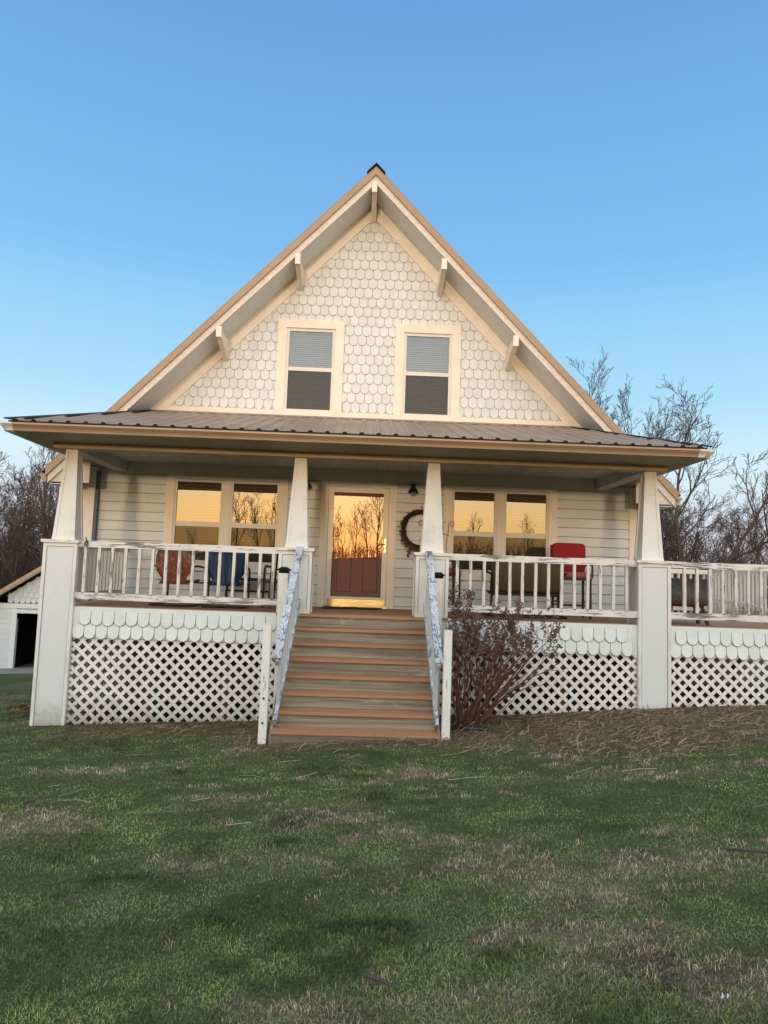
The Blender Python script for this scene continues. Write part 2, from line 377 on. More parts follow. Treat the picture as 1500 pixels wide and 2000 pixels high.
def lawn():
    n = 520000
    r = np.exp(RNG.uniform(np.log(2.4), np.log(17), n)); a = RNG.normal(0, 1, n)*0 + RNG.uniform(-.80, .80, n)
    x = .04 + r*np.sin(a); y = -10.14 + r*np.cos(a)
    k = (y < .02) | (x < -4.6); k &= (y < 7)
    k &= ~((np.abs(x) < 1.0) & (y > -1.78)); k &= ~((y > 0) & (x > -4.6))
    b = bed(x, y); k &= RNG.uniform(0, 1, n) > np.maximum(b*.80, soil(x, y)*.85)
    x = x[k]; y = y[k]; r = r[k]; n = len(x)
    d = dry(x, y); isdry = RNG.uniform(0, 1, n) < d*.30
    p = fbm(x*1.1, y*1.5, 13); q = fbm(x*5, y*5, 17, 3); blue = smooth(.5, .68, fbm(x*.5+9, y*.6, 31)); tuft = smooth(.56, .72, fbm(x*2.2, y*2.6, 41, 3))
    for cx, cy, rx, ry in ((-.2,-3.3,.55,.3),(.1,-6.6,.3,.25),(-2.9,-1.6,.6,.3)):
        tuft = np.maximum(tuft, np.exp(-((x-cx)/rx)**2-((y-cy)/ry)**2))
    u = RNG.uniform(0, 1, n)[:,None]
    g = np.array([[.086,.114,.038]])*(1-u) + np.array([[.240,.298,.094]])*u
    g = g*(.72+.62*np.clip((p-.2)/.55, 0, 1))[:,None]
    g = g*(1-.4*blue[:,None]) + .4*blue[:,None]*np.array([[.074,.138,.064]])*(.7+.6*u)
    g = g*(1-.35*tuft[:,None])
    mid = fbm(x*4.2+7, y*5.5, 61, 3); g = g*(.55+.95*smooth(.25,.65,mid))[:,None]
    yl = smooth(.55, .75, fbm(x*.9+40, y*1.2, 51))[:,None]; g = g*(1-.5*yl) + .5*yl*np.array([[.20,.245,.065]])*(.7+.5*u)
    s = np.array([[.30,.235,.165]])*(1-u) + np.array([[.50,.41,.30]])*u
    odd = (RNG.uniform(0,1,n) < .035)[:,None]
    col = np.where(isdry[:,None], s, np.where(odd, s*.7, g))
    h = RNG.uniform(.008, .024, n)*(.8+.7*q) ; h = h*(1+.85*tuft); h = np.where(isdry, RNG.uniform(.014, .036, n), h)
    w = .0022 + .0006*r; w = np.where(isdry, w*.75, w)
    # explicit tufts of dead straw grass
    cx = RNG.uniform(-5, 5.5, 9000); cy = RNG.uniform(-7.6, -2.0, 9000)
    kk = (RNG.uniform(0,1,9000) < dry(cx, cy)**1.3*.6+.004); cx = cx[kk]; cy = cy[kk]; per = 16
    bx_ = (cx[:,None]+RNG.normal(0,.028,(len(cx),per))).ravel(); by_ = (cy[:,None]+RNG.normal(0,.022,(len(cx),per))).ravel()
    m2 = len(bx_); u2 = RNG.uniform(0,1,m2)[:,None]; tone = np.repeat(RNG.uniform(.75,1.2,len(cx)), per)[:,None]
    c2 = (np.array([[.36,.275,.185]])*(1-u2)+np.array([[.66,.53,.39]])*u2)*tone
    rr_ = np.hypot(bx_-.04, by_+10.14)
    x = np.concatenate([x, bx_]); y = np.concatenate([y, by_]); h = np.concatenate([h, RNG.uniform(.018,.05,m2)]); w = np.concatenate([w, .0019+.0005*rr_]); col = np.concatenate([col, c2])
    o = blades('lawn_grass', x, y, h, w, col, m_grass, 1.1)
    tag(o, 'short winter lawn, green with straw coloured patches', 'grass', kind='stuff')
    # straw and dead stems lying on the bed and over the lawn
    mb = []; cs = []; fs = []
    def stalk(x, y, L_, a, w, c, up=0):
        dx, dy = math.cos(a)*L_/2, math.sin(a)*L_/2; ox, oy = -math.sin(a)*w/2, math.cos(a)*w/2; k = len(mb)
        bend = random.uniform(-.12, .12)*L_
        for i, t in enumerate((-1, 0, 1)):
            px = x+dx*t - math.sin(a)*bend*(1-t*t); py = y+dy*t + math.cos(a)*bend*(1-t*t)
            z = float(G(px, py)) + .012 + up*(t+1)/2 + random.uniform(0, .012)
            mb.append((px-ox, py-oy, z)); mb.append((px+ox, py+oy, z+.003)); cs.append(c); cs.append(c)
        fs.append((k, k+1, k+3, k+2)); fs.append((k+2, k+3, k+5, k+4))
    def rc(lo, hi):
        t = random.random(); f = random.uniform(.7, 1.15); return tuple((lo[i]*(1-t)+hi[i]*t)*f for i in range(3))+(1,)
    cnt = 0
    while cnt < 7000:
        x = random.uniform(-4.2, 8); y = random.uniform(-3.2, .0)
        if abs(x) < 1.0 and y > -1.76: continue
        if random.random() > float(bed(np.array(x), np.array(y)))*1.1: continue
        red = x < 2.4 and y > -2 and random.random() < .5
        c = rc((.11,.06,.042), (.20,.11,.075)) if red else rc((.14,.092,.06), (.42,.30,.185))
        stalk(x, y, random.uniform(.04, .18), random.uniform(0, 6.28), random.uniform(.003, .008), c, random.choice((0,0,0,.03,.07)) ); cnt += 1
    for i in range(22):
        x = random.uniform(-4, 4.5); y = random.uniform(-6.5, -1.9)
        if random.random() < .55: y = random.uniform(-4.2, -2)
        stalk(x, y, random.uniform(.1, .4), random.gauss(0, .5), random.uniform(.0025, .004), rc((.30,.24,.16), (.44,.36,.25)), .02)
    for i in range(420):   # fallen leaf bits, thicker near the bed
        x = random.uniform(-5, 5.2); y = -2.2-abs(random.gauss(0, 2.2))
        if y < -7.6: continue
        if abs(x) < 1.0 and y > -1.8: continue
        z = float(G(x, y))+random.uniform(.012,.03); q = random.uniform(.008,.024); a = random.uniform(0,6.28); c = rc((.10,.05,.03), (.24,.14,.085)); k = len(mb)
        for t, f, up in ((0,1,0),(1.6,.6,.008),(3.14,1,0),(4.7,.6,.01)): mb.append((x+q*f*math.cos(a+t), y+q*f*math.sin(a+t), z+up)); cs.append(c)
        fs.append((k,k+1,k+2,k+3))
    me = bpy.data.meshes.new('straw_litter'); me.from_pydata(mb, [], fs)
    at = me.attributes.new('tint', 'FLOAT_COLOR', 'POINT'); at.data.foreach_set('color', np.array(cs, 'f').ravel())
    me.materials.append(m_straw); o = bpy.data.objects.new('straw_litter', me); COL.objects.link(o)
    tag(o, 'loose straw and dead stems lying along the porch bed', 'straw', kind='stuff')
lawn()

# ------------------------------------------------------------------ the house
YW = 2.4                                   # front wall plane
B0 = (0, 4, -1.5)
H = thing('farmhouse', 'white two storey farmhouse with steep shingled gable over a deep front porch', 'house', B0, world=True)
PW = .4727; PX = (-4.262, -.949, 1.005, 4.215); ZC = .878; ZT = 2.239
def HG(name, parent=H): # sub assembly: an empty part that carries sub-parts
    o = bpy.data.objects.new(name, None); o.empty_display_size = .1; COL.objects.link(o); o.parent = parent; return o
def sub(mb, name, mat, par, **kw):
    """a part/sub-part in world coordinates under the house"""
    o = mb.build(name, mat, None, **kw); o.parent = par
    if par == H: o.location = -Vector(B0)
    return o
def part(mb, name, mat, **kw): return sub(mb, name, mat, H, **kw)

def cut(spans, a, b):
    out = []
    for p, q in spans:
        if b <= p or a >= q: out.append((p, q)); continue
        if a > p: out.append((p, a))
        if b < q: out.append((b, q))
    return out
OPEN = [(-3.33, -1.55, .69, 2.14), (1.47, 3.25, .69, 2.14), (-.64, .43, -.2, 2.10)]
def lap_siding():
    mb = MB(); z = -.12; h = .166
    while z < 2.36:
        sp = [(-4.80, 4.77)]
        for a, b, c, d in OPEN:
            if c < z+h-.01 and d > z+.01: sp = cut(sp, a, b)
        sp2 = []
        for a, b in sp:
            c = random.uniform(a+.4, b-.4) if b-a > 1.1 else None
            sp2 += [(a, c-.002), (c+.002, b)] if c else [(a, b)]
        for a, b in sp2:
            z1 = z+h+.006
            mb.add([(a,YW-.020,z+.006),(b,YW-.020,z+.006),(b,YW-.006,z1),(a,YW-.006,z1)], [(0,1,2,3)]); mb.add([(a,YW-.0195,z-.001),(b,YW-.0195,z-.001),(b,YW-.0195,z+.006),(a,YW-.0195,z+.006),(a,YW+.004,z-.001),(b,YW+.004,z-.001)], [(0,1,2,3),(4,5,1,0)], 1)  # second strip paints the shadow line under each lap
        z += h
    return part(mb, 'siding', [m_siding, m_lap_shadow])
lap_siding()
def core_walls():
    mb = MB(); z0 = -1.62
    xs = [-4.85] + sorted([q for o in OPEN for q in o[:2]]) + [4.82]
    y0, y1 = YW+.005, YW+.14
    for i in range(len(xs)-1):
        a, b = xs[i], xs[i+1]; o = [q for q in OPEN if q[0] == a and q[1] == b]
        if o: mb.box(a, b, y0, y1, z0, o[0][2]); mb.box(a, b, y0, y1, o[0][3], 2.42)
        else: mb.box(a, b, y0, y1, z0, 2.42)
    # gable triangle with its two openings
    for a, b, c, d in ((-1.52,-.64,3.46,4.98), (.60,1.48,3.46,4.98)): pass
    zz = lambda x: 7.36 - 1.042*abs(x+.013)
    def slab(x0, x1, z0_, zt=None):
        ys = (y0, y1); top = [(x0, zt or zz(x0)), (x1, zt or zz(x1))]
        if zt is None and x0 < -.013 < x1: top = [(x0, zz(x0)), (-.013, zz(-.013)), (x1, zz(x1))]
        pts = [(x0, y0, z0_), (x1, y0, z0_)] + [(x, y0, z) for x, z in top[::-1]]
        mb.prism(pts, (0, y1-y0, 0))
    slab(-4.6, -1.52, 2.42); slab(-1.52, -.64, 4.98); slab(-1.52, -.64, 2.42, 3.46); slab(-.64, .60, 2.42); slab(.60, 1.48, 4.98); slab(.60, 1.48, 2.42, 3.46); slab(1.48, 4.58, 2.42)
    for s in (-1, 1):
        x = s*4.84; mb.box(min(x, x-s*.14), max(x, x-s*.14), y1, 12, z0, 2.42)
    mb.box(-4.7, 4.7, 11.86, 12, z0, 2.42)
    part(mb, 'wall', m_siding)
core_walls()
# dark rooms behind the glass
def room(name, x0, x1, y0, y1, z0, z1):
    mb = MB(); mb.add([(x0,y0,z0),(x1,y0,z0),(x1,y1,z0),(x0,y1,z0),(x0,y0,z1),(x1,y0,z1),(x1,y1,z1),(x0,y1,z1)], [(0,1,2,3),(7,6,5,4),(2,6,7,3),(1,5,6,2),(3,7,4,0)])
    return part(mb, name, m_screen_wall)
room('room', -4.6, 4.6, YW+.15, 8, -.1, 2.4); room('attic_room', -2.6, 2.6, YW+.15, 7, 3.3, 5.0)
# corner boards, frieze, base trims
for x0, x1, yy in ((-4.905, -4.70, .14), (4.735, 4.873, .03)):
    part(MB().box(x0, x1, YW-yy, YW+.12, -.2, 2.30), 'corner_board', m_trim)
part(MB().box(-4.1, 4.1, YW-.045, YW+.0, 2.21, 2.42), 'frieze_board', plain('frieze paint', (.62,.54,.43), (.56,.49,.39), 3))
part(MB().box(-4.699, -4.655, YW-.12, YW-.03, -.1, 2.22), 'corner_shade', plain('blue grey corner shade', (.10,.14,.23), (.08,.115,.19), 3, rough=.5))  # strip whose dark blue colour paints the shade beside the corner board

# ---- scale shingles
def scales(x0, x1, z0, z1, pitch, rowh, y, keep, nb=7, offset=0, plate=1.75, xoff=0):
    mb = MB(); row = 0; z = z0
    while z < z1:
        off = (row % 2)*pitch/2 + xoff; k0 = math.floor((x0-off)/pitch)-1; k1 = math.ceil((x1-off)/pitch)+1
        for k in range(k0, k1):
            cx = off + (k+.5)*pitch
            if not keep(cx, z+rowh*.5): continue
            w = pitch/2 - .004; h = rowh*plate; rr = w; j = random.uniform(-.004, .004); zb = z + j
            out = [(cx - w*math.cos(math.pi*i/nb), zb + rr - rr*math.sin(math.pi*i/nb)) for i in range(nb+1)] + [(cx+w, zb+h), (cx-w, zb+h)]
            Y_ = lambda zz: y - .024 + .020*(zz-zb)/h + random.uniform(-.0012, .0012)
            fr = [(px, Y_(pz), pz) for px, pz in out]
            mb.poly(fr, 0)
            og = .006; o2 = [(cx - (w+.0036)*math.cos(math.pi*i/nb), zb + rr - (rr+og)*math.sin(math.pi*i/nb)) for i in range(nb+1)] + [(cx+w+.0036, zb+h), (cx-w-.0036, zb+h)]
            mb.poly([(px, Y_(pz)+.004, pz) for px, pz in o2], 1)
            e = fr[:nb+1]; ext = [(fr[-1][0], fr[-1][1], fr[-1][2])] + e + [fr[-2]]
            n = len(ext)
            mb.add(ext + [(p[0], p[1]+.006, p[2]) for p in ext], [(i, i+n, i+n+1, i+1) for i in range(n-1)], 1)
        z += rowh; row += 1
    return mb
def gz(x): return 7.389 - 1.042*abs(x+.013)
def keep_g(x, z):
    if z > gz(x) - .12: return False
    for a, b in ((-1.55,-.60), (.57,1.51)):
        if a < x < b and 3.5 < z < 5.075: return False
    return True
backing = MB()
for pts in ([(-3.9,3.30),(-1.52,3.30),(-1.52,gz(-1.52)),(-3.9,gz(-3.9))], [(-.64,3.30),(.60,3.30),(.60,gz(.6)),(-.013,gz(-.013)),(-.64,gz(-.64))], [(1.48,3.30),(3.9,3.30),(3.9,gz(3.9)),(1.48,gz(1.48))], [(-1.52,4.98),(-.64,4.98),(-.64,gz(-.64)),(-1.52,gz(-1.52))], [(.60,4.98),(1.48,4.98),(1.48,gz(1.48)),(.6,gz(.6))]):
    backing.poly([(x, YW-.002, z) for x, z in pts])
part(backing, 'shingle_backing', m_scale)
part(scales(-3.9, 3.9, 3.46, 7.2, .1565, .1775, YW, keep_g), 'gable_shingles', [m_scale, m_sedge])
# rake boards and base trim on the gable wall
def rake_strip(name, mat, yf, yb, ztop, thick, xa, xb, apex=-.013, m=1.042):
    """inverted V board: ztop = height at the apex, thick = vertical thickness"""
    mb = MB()
    for x1 in (xa, xb):
        z = lambda x: ztop - m*abs(x-apex)
        pts = [(apex, yf, z(apex)), (x1, yf, z(x1)), (x1, yf, z(x1)-thick), (apex, yf, z(apex)-thick)]
        if x1 < apex: pts = pts[::-1]
        mb.prism(pts[::-1], (0, yb-yf, 0))
    return part(mb, name, mat)
rake_strip('gable_rake_board', m_trim, YW-.042, YW-.001, 7.389, .27, -4.05, 4.03)
part(MB().box(-3.95, 3.93, YW-.046, YW-.0005, 3.20, 3.455), 'gable_base_board', m_trim)
# roof overhang at the front
YF = 1.68
rake_strip('rake_fascia', m_fascia, YF, YF+.03, 7.530, .142, -5.27, 5.27)
rake_strip('rake_trim', m_tan, YF-.035, YF+.03, 7.668, .137, -5.30, 5.30)
rake_strip('gable_soffit', m_soffit, YF+.031, YW+.13, 7.470, .08, -5.2, 5.2)
def main_roof():
    mb = MB(); zt = 7.70; m = 1.042
    for s in (-1, 1):
        xe = -.013 + s*5.36
        for k in range(24):
            a0 = -.013 + s*5.36*k/24; 
        pts = [(-.013, YF-.02, zt), (xe, YF-.02, zt-m*5.36), (xe, YF-.02, zt-m*5.36-.03), (-.013, YF-.02, zt-.035)]
        if s < 0: pts = pts[::-1]
        mb.prism(pts[::-1], (0, 11, 0))
        y = YF + .1
        while y < 12.6:   # standing ribs
            p = Vector((-.013, y, zt+.008)); q = Vector((xe, y, zt-m*5.36+.008)); mb.bar(p, q, .05, .022, (0,1,0)); y += .3
    o = part(mb, 'main_roof', m_roof)
    rc = MB()
    for s in (-1, 1):
        pts = [(-.013, YF-.06, zt+.035), (-.013+s*.16, YF-.06, zt+.035-m*.16), (-.013+s*.16, YF-.06, zt+.012-m*.16), (-.013, YF-.06, zt+.012)]
        if s < 0: pts = pts[::-1]
        rc.prism(pts[::-1], (0, 11.1, 0))
    c = rc.build('ridge_cap', m_dark, o)
main_roof()
# eave ends and side gutters of the main roof
for s in (-1, 1):
    x = s*5.27 - .013
    part(MB().box(min(x, x-s*.06), max(x, x-s*.06), YF+.05, 12.4, 1.92, 2.06), 'eave_fascia', m_fascia)
    prof = [(0,1.93),(s*.06,1.93),(s*.075,1.97),(s*.10,2.02),(s*.12,2.03),(s*.12,2.06),(0,2.06)]
    pts = [(x+px, YF-.01, pz) for px, pz in prof]
    if s < 0: pts = pts[::-1]
    part(MB().prism(pts[::-1], (0, 10.8, 0)), 'side_gutter', m_tan)
    part(MB().box(min(x-s*.02, s*4.85), max(x-s*.02, s*4.85), YF+.06, 12.2, 1.905, 1.92), 'eave_soffit', m_soffit)
    xr = sorted((s*4.90, s*5.20))
    part(MB().prism([(s*4.6-.0, YF+.032, 1.94), (s*5.24, YF+.032, 1.94), (s*5.24, YF+.032, 2.02), (s*4.6, YF+.032, 2.68)][::(1 if s > 0 else -1)], (0, .03, 0)), 'eave_return', m_fascia)
# brackets under the overhang
for xf, zf, xb_, zb in ((-.04,7.345,-.02,7.03), (-1.30,5.985,-1.315,5.68), (1.205,6.01,1.24,5.68), (-2.57,4.64,-2.60,4.31), (2.455,4.70,2.53,4.35)):
    w = .043; x = (xf+xb_)/2
    pts = [(x-w, YF+.0, zf), (x-w, YF+.0, zf-.11), (x-w, YW-.03, zb), (x-w, YW-.03, zb+.35), ]
    mb = MB().prism(pts, (2*w, 0, 0)); mb.box(x-w*1.05, x+w*1.05, YF-.02, YF+.0, zf-.125, zf+.06)
    part(mb, 'gable_bracket', m_trim)

# ---- windows
def sash_window(par, x0, x1, z0, z1, yg, m_fr, m_gl, m_bl, fr=.05, lower_screen=True, zmeet=None, slat=.042, meet=.06, bl_tilt=.6):
    zm = zmeet or (z0+z1)/2
    fm = MB(); f = fr
    fm.box(x0, x1, yg-.022, yg+.05, z1-f, z1); fm.box(x0, x1, yg-.026, yg+.05, z0, z0+f)
    fm.box(x0, x0+f, yg-.024, yg+.05, z0+f, z1-f); fm.box(x1-f, x1, yg-.024, yg+.05, z0+f, z1-f)
    fm.box(x0+f, x1-f, yg-.016, yg+.03, zm-meet/2, zm+meet/2)
    fo = sub(fm, 'sash_frame', m_fr, par)
    sub(MB().poly([(x0+f*.8,yg,z0+f*.8),(x1-f*.8,yg,z0+f*.8),(x1-f*.8,yg,z1-f*.8),(x0+f*.8,yg,z1-f*.8)]), 'pane', m_gl, par)
    if lower_screen:
        sub(MB().poly([(x0+f,yg-.012,z0+f),(x1-f,yg-.012,z0+f),(x1-f,yg-.012,zm-meet/2),(x0+f,yg-.012,zm-meet/2)]), 'insect_screen', m_screen, par)
    bl = MB(); z = z0+f
    while z < z1-.02:
        bl.add([(x0+f*.6,yg+.045,z),(x1-f*.6,yg+.045,z),(x1-f*.6,yg+.045+slat*.35,z+slat*bl_tilt*1.4),(x0+f*.6,yg+.045+slat*.35,z+slat*bl_tilt*1.4)], [(0,1,2,3)]); z += slat
    for t in (.13, .5, .87):
        x = x0+(x1-x0)*t; bl.box(x-.003, x+.003, yg+.038, yg+.042, z0+f, z1-f)
    sub(bl, 'window_blind', m_bl, par)
for xa, xb in ((-1.672,-.483), (.4456,1.632)):
    w = HG('gable_window'); w.location = -Vector(B0)
    c = MB(); a = .155; z0, z1 = 3.43, 5.13
    c.box(xa, xb, YW-.055, YW+.01, z1-a, z1); c.box(xa, xa+a, YW-.052, YW+.01, z0, z1-a); c.box(xb-a, xb, YW-.052, YW+.01, z0, z1-a)
    sub(c, 'casing', m_trim, w)
    sash_window(w, xa+a-.003, xb-a+.003, 3.432, z1-a, YW-.005, m_vinyl, m_glass_up, m_blind, .055, True, 4.225, .040, .07, .55)
for xa, xb in ((-3.50,-1.36), (1.40,3.43)):
    w = HG('porch_window'); w.location = -Vector(B0)
    c = MB(); a = .15; z0, z1 = .55, 2.30
    c.box(xa, xa+a, YW-.05, YW+.01, z0, 2.155); c.box(xb-a, xb, YW-.05, YW+.01, z0, 2.155); c.box(xa, xb, YW-.053, YW+.01, 2.155, 2.21); c.box(xa-.02, xb+.02, YW-.07, YW+.01, z0-.0, .685)
    sub(c, 'casing', m_trim, w); xm = (xa+xb)/2
    sub(MB().box(xm-.066, xm+.066, YW-.045, YW+.05, .685, 2.155), 'mullion', m_vinyl, w)
    for p, q in ((xa+a, xm-.066), (xm+.066, xb-a)):
        sash_window(w, p, q, .69, 2.15, YW-.008, m_vinyl, m_glass, m_blind_p, .042, True, 1.365, .05, .085, .6)
# ---- front door behind a storm door
d = HG('storm_door'); d.location = -Vector(B0)
c = MB(); c.box(-.775,-.64, YW-.045, YW+.02, 0, 2.21); c.box(.43,.565, YW-.045, YW+.02, 0, 2.21); c.box(-.64,.43, YW-.048, YW+.02, 2.118, 2.21)
sub(c, 'door_casing', m_trim, d)
f = MB(); f.box(-.635,-.545, YW-.035, YW+.01, .03, 2.115); f.box(.335,.425, YW-.035, YW+.01, .03, 2.115); f.box(-.545,.335, YW-.036, YW+.01, 2.02, 2.115); f.box(-.545,.335, YW-.036, YW+.01, .145, .185)
sub(f, 'storm_door_frame', m_trim, d)
sub(MB().box(-.60,.40, YW-.045, YW-.037, .03, .142), 'kick_plate', m_brassb, d)
sub(MB().poly([(-.545,YW-.01,.185),(.335,YW-.01,.185),(.335,YW-.01,2.02),(-.545,YW-.01,2.02)]), 'glass_pane', m_glass_door, d)
hd = MB(); hd.box(.365,.40, YW-.05, YW-.034, 1.06, 1.22); hd.box(.367,.398, YW-.05, YW-.034, .98, 1.04); sub(hd, 'handle_plate', m_brass, d)
sub(MB().tube([(.383,YW-.05,1.12),(.383,YW-.085,1.12),(.30,YW-.09,1.115),(.27,YW-.085,1.11)], .009, 6), 'lever_handle', m_brassb, d)
dr = MB(); dr.box(-.56,.36, YW+.075, YW+.10, .02, 2.06); dgv = MB()
for x0, x1 in ((-.56,-.455), (-.195,.005), (.265,.36)): dr.box(x0, x1, YW+.05, YW+.075, .02, 2.06)
for px in (-.455, .005):
    for z0, z1 in ((.02,.27), (.88,1.0), (1.63,1.74), (1.96,2.06)): dr.box(px, px+.26, YW+.0505, YW+.075, z0, z1)
    for z0, z1 in ((.27,.88), (1.0,1.63), (1.74,1.96)):
        dr.box(px+.05, px+.21, YW+.058, YW+.075, z0+.05, z1-.05)
        for a, b, c_, d_ in ((px+.0,px+.26,z0,z0+.012),(px,px+.26,z1-.012,z1),(px,px+.012,z0+.012,z1-.012),(px+.248,px+.26,z0+.012,z1-.012)): dgv.box(a, b, YW+.070, YW+.0745, c_, d_)
fd = part(dr, 'front_door', m_door)
dgv.build('panel_groove', m_dark, fd)
part(MB().box(-.66,.45, YW-.08, YW+.06, .0, .028), 'threshold', m_brass)

# ---- porch: beam, ceiling, soffit, roof, gutter
bm = MB(); bm.box(-4.49, 4.42, .05, .26, ZT, 2.31); bm.box(-4.49, 4.42, .075, .235, 2.31, 2.43)
part(bm, 'porch_beam', plain('tan beam paint', (.50,.34,.18), (.44,.29,.15), 3, (.5,1,3), rough=.5))
for a, b in ((-4.40,-4.20), (4.12,4.32)): part(MB().box(a, b, .262, YW+.0, ZT+.002, 2.43), 'side_beam', m_ceil)
cl = MB(); x = -4.2
while x < 4.12:
    cl.box(x+.006, min(x+.19, 4.12), .236, YW-.001, 2.420, 2.435); x += .19
po = part(cl, 'porch_ceiling', m_ceil); part(MB().box(-4.45, 4.4, .1, YW, 2.4365, 2.445), 'ceiling_backing', m_ceil_g)
sf = MB(); sf.box(-4.76, 4.63, -.70, .048, 2.312, 2.322); sf.box(-4.76, -4.402, .048, YW-.05, 2.312, 2.322); sf.box(4.322, 4.63, .048, YW-.05, 2.312, 2.322)
part(sf, 'porch_soffit', m_psoffit)
EL, ER, ZE, ZR, YE = -4.745, 4.625, 2.447, 3.345, -.755
HL, HR = -3.78, 3.70
def porch_roof():
    mb = MB(); th = .012
    A = Vector((EL,YE,ZE)); B = Vector((ER,YE,ZE)); C = Vector((HR,YW,ZR)); D = Vector((HL,YW,ZR))
    mb.poly([A,B,C,D]); mb.poly([A,D,(EL,YW,ZE)]); mb.poly([B,(ER,YW,ZE),C])
    mb.poly([A-Vector((0,0,.03)), D-Vector((0,0,.03)), C-Vector((0,0,.03)), B-Vector((0,0,.03))], 1)
    mb.poly([A, A-Vector((0,0,.03)), B-Vector((0,0,.03)), B], 1)
    sl = (ZR-ZE)/(YW-YE); x = EL + .10; n = Vector((0,-sl,1)).normalized()
    while x < ER-.04:
        ymax = YW
        if x < HL: ymax = YE + (x-EL)/(HL-EL)*(YW-YE)
        if x > HR: ymax = YE + (ER-x)/(ER-HR)*(YW-YE)
        p = Vector((x, YE-.004, ZE-.002)); q = Vector((x, ymax, ZE+(ymax-YE)*sl))
        prof = [(-.042,0),(-.014,.026),(.014,.026),(.042,0)]
        a = [p+Vector((u,0,0))+n*v for u, v in prof]; b = [q+Vector((u,0,0))+n*v for u, v in prof]
        mb.add(a+b, [(0,1,5,4),(1,2,6,5),(2,3,7,6)], 0); mb.add(a, [(3,2,1,0)], 1)
        for dx in (.075, .155):   # minor ribs
            if x+dx < ER-.05:
                ym = ymax if HL < x+dx < HR else max(YE+.05, ymax-.25)
                a2 = [p+Vector((dx+u,0,0))+n*v for u, v in ((-.014,0),(0,.006),(.014,0))]
                q2 = Vector((x+dx, ym, ZE+(ym-YE)*sl)); b2 = [q2+Vector((u,0,0))+n*v for u, v in ((-.014,0),(0,.006),(.014,0))]
                mb.add(a2+b2, [(0,1,4,3),(1,2,5,4)], 0)
        x += .229
    o = part(mb, 'porch_roof', [m_roof, m_dark])
    for P, Q in ((A, D), (B, C)):
        MB().bar(P+Vector((0,0,.02)), Q+Vector((0,0,.02)), .16, .018, (1,.2,0)).build('hip_cap', m_dark, o)
    fl = MB().box(HL-.02, HR+.02, YW-.075, YW-.047, ZR-.01, ZR+.018); fl.build('roof_flashing', m_roof, o)
porch_roof()
gp = [(-.69,2.312),(-.752,2.312),(-.758,2.335),(-.772,2.356),(-.790,2.372),(-.800,2.386),(-.812,2.388),(-.812,2.412),(-.80,2.412),(-.80,2.40),(-.69,2.40)]
mb = MB(); mb.prism([(-4.676, y, z) for y, z in gp], (9.172, 0, 0)); mb.box(-4.67, 4.49, -.70, -.689, 2.31, 2.43)
g = part(mb, 'porch_gutter', m_tan)
for xa, xb, s in ((-4.676, -4.845, -1), (4.496, 4.705, 1)):
    mb = MB(); prf = [(y-.003, z+.002*(1 if z > 2.35 else -1)) for y, z in gp[1:8]]
    base = [(xa, y, z) for y, z in prf]; out = [(xa+s*(-.70-y)*1.35+s*.012, y, z) for y, z in prf]
    n = len(base); mb.add(base+out, [(i, i+1, n+i+1, n+i) if s > 0 else (i, n+i, n+i+1, i+1) for i in range(n-1)])
    mb.poly(out+[(out[-1][0], -.6, 2.412), (out[0][0], -.6, 2.312)])
    mb.poly([(xa,-.755,2.309),(out[0][0],-.755,2.309),(out[0][0],-.6,2.309),(xa,-.6,2.309)])
    mb.build('gutter_corner', m_white_metal, g)
for x, s in ((-4.76,-1), (4.63,1)):
    pts = [(x + s*(-.69-y), -.69, z) for y, z in gp]
    part(MB().prism(pts if s > 0 else pts[::-1], (0, 3.0, 0)), 'porch_side_gutter', m_tan)

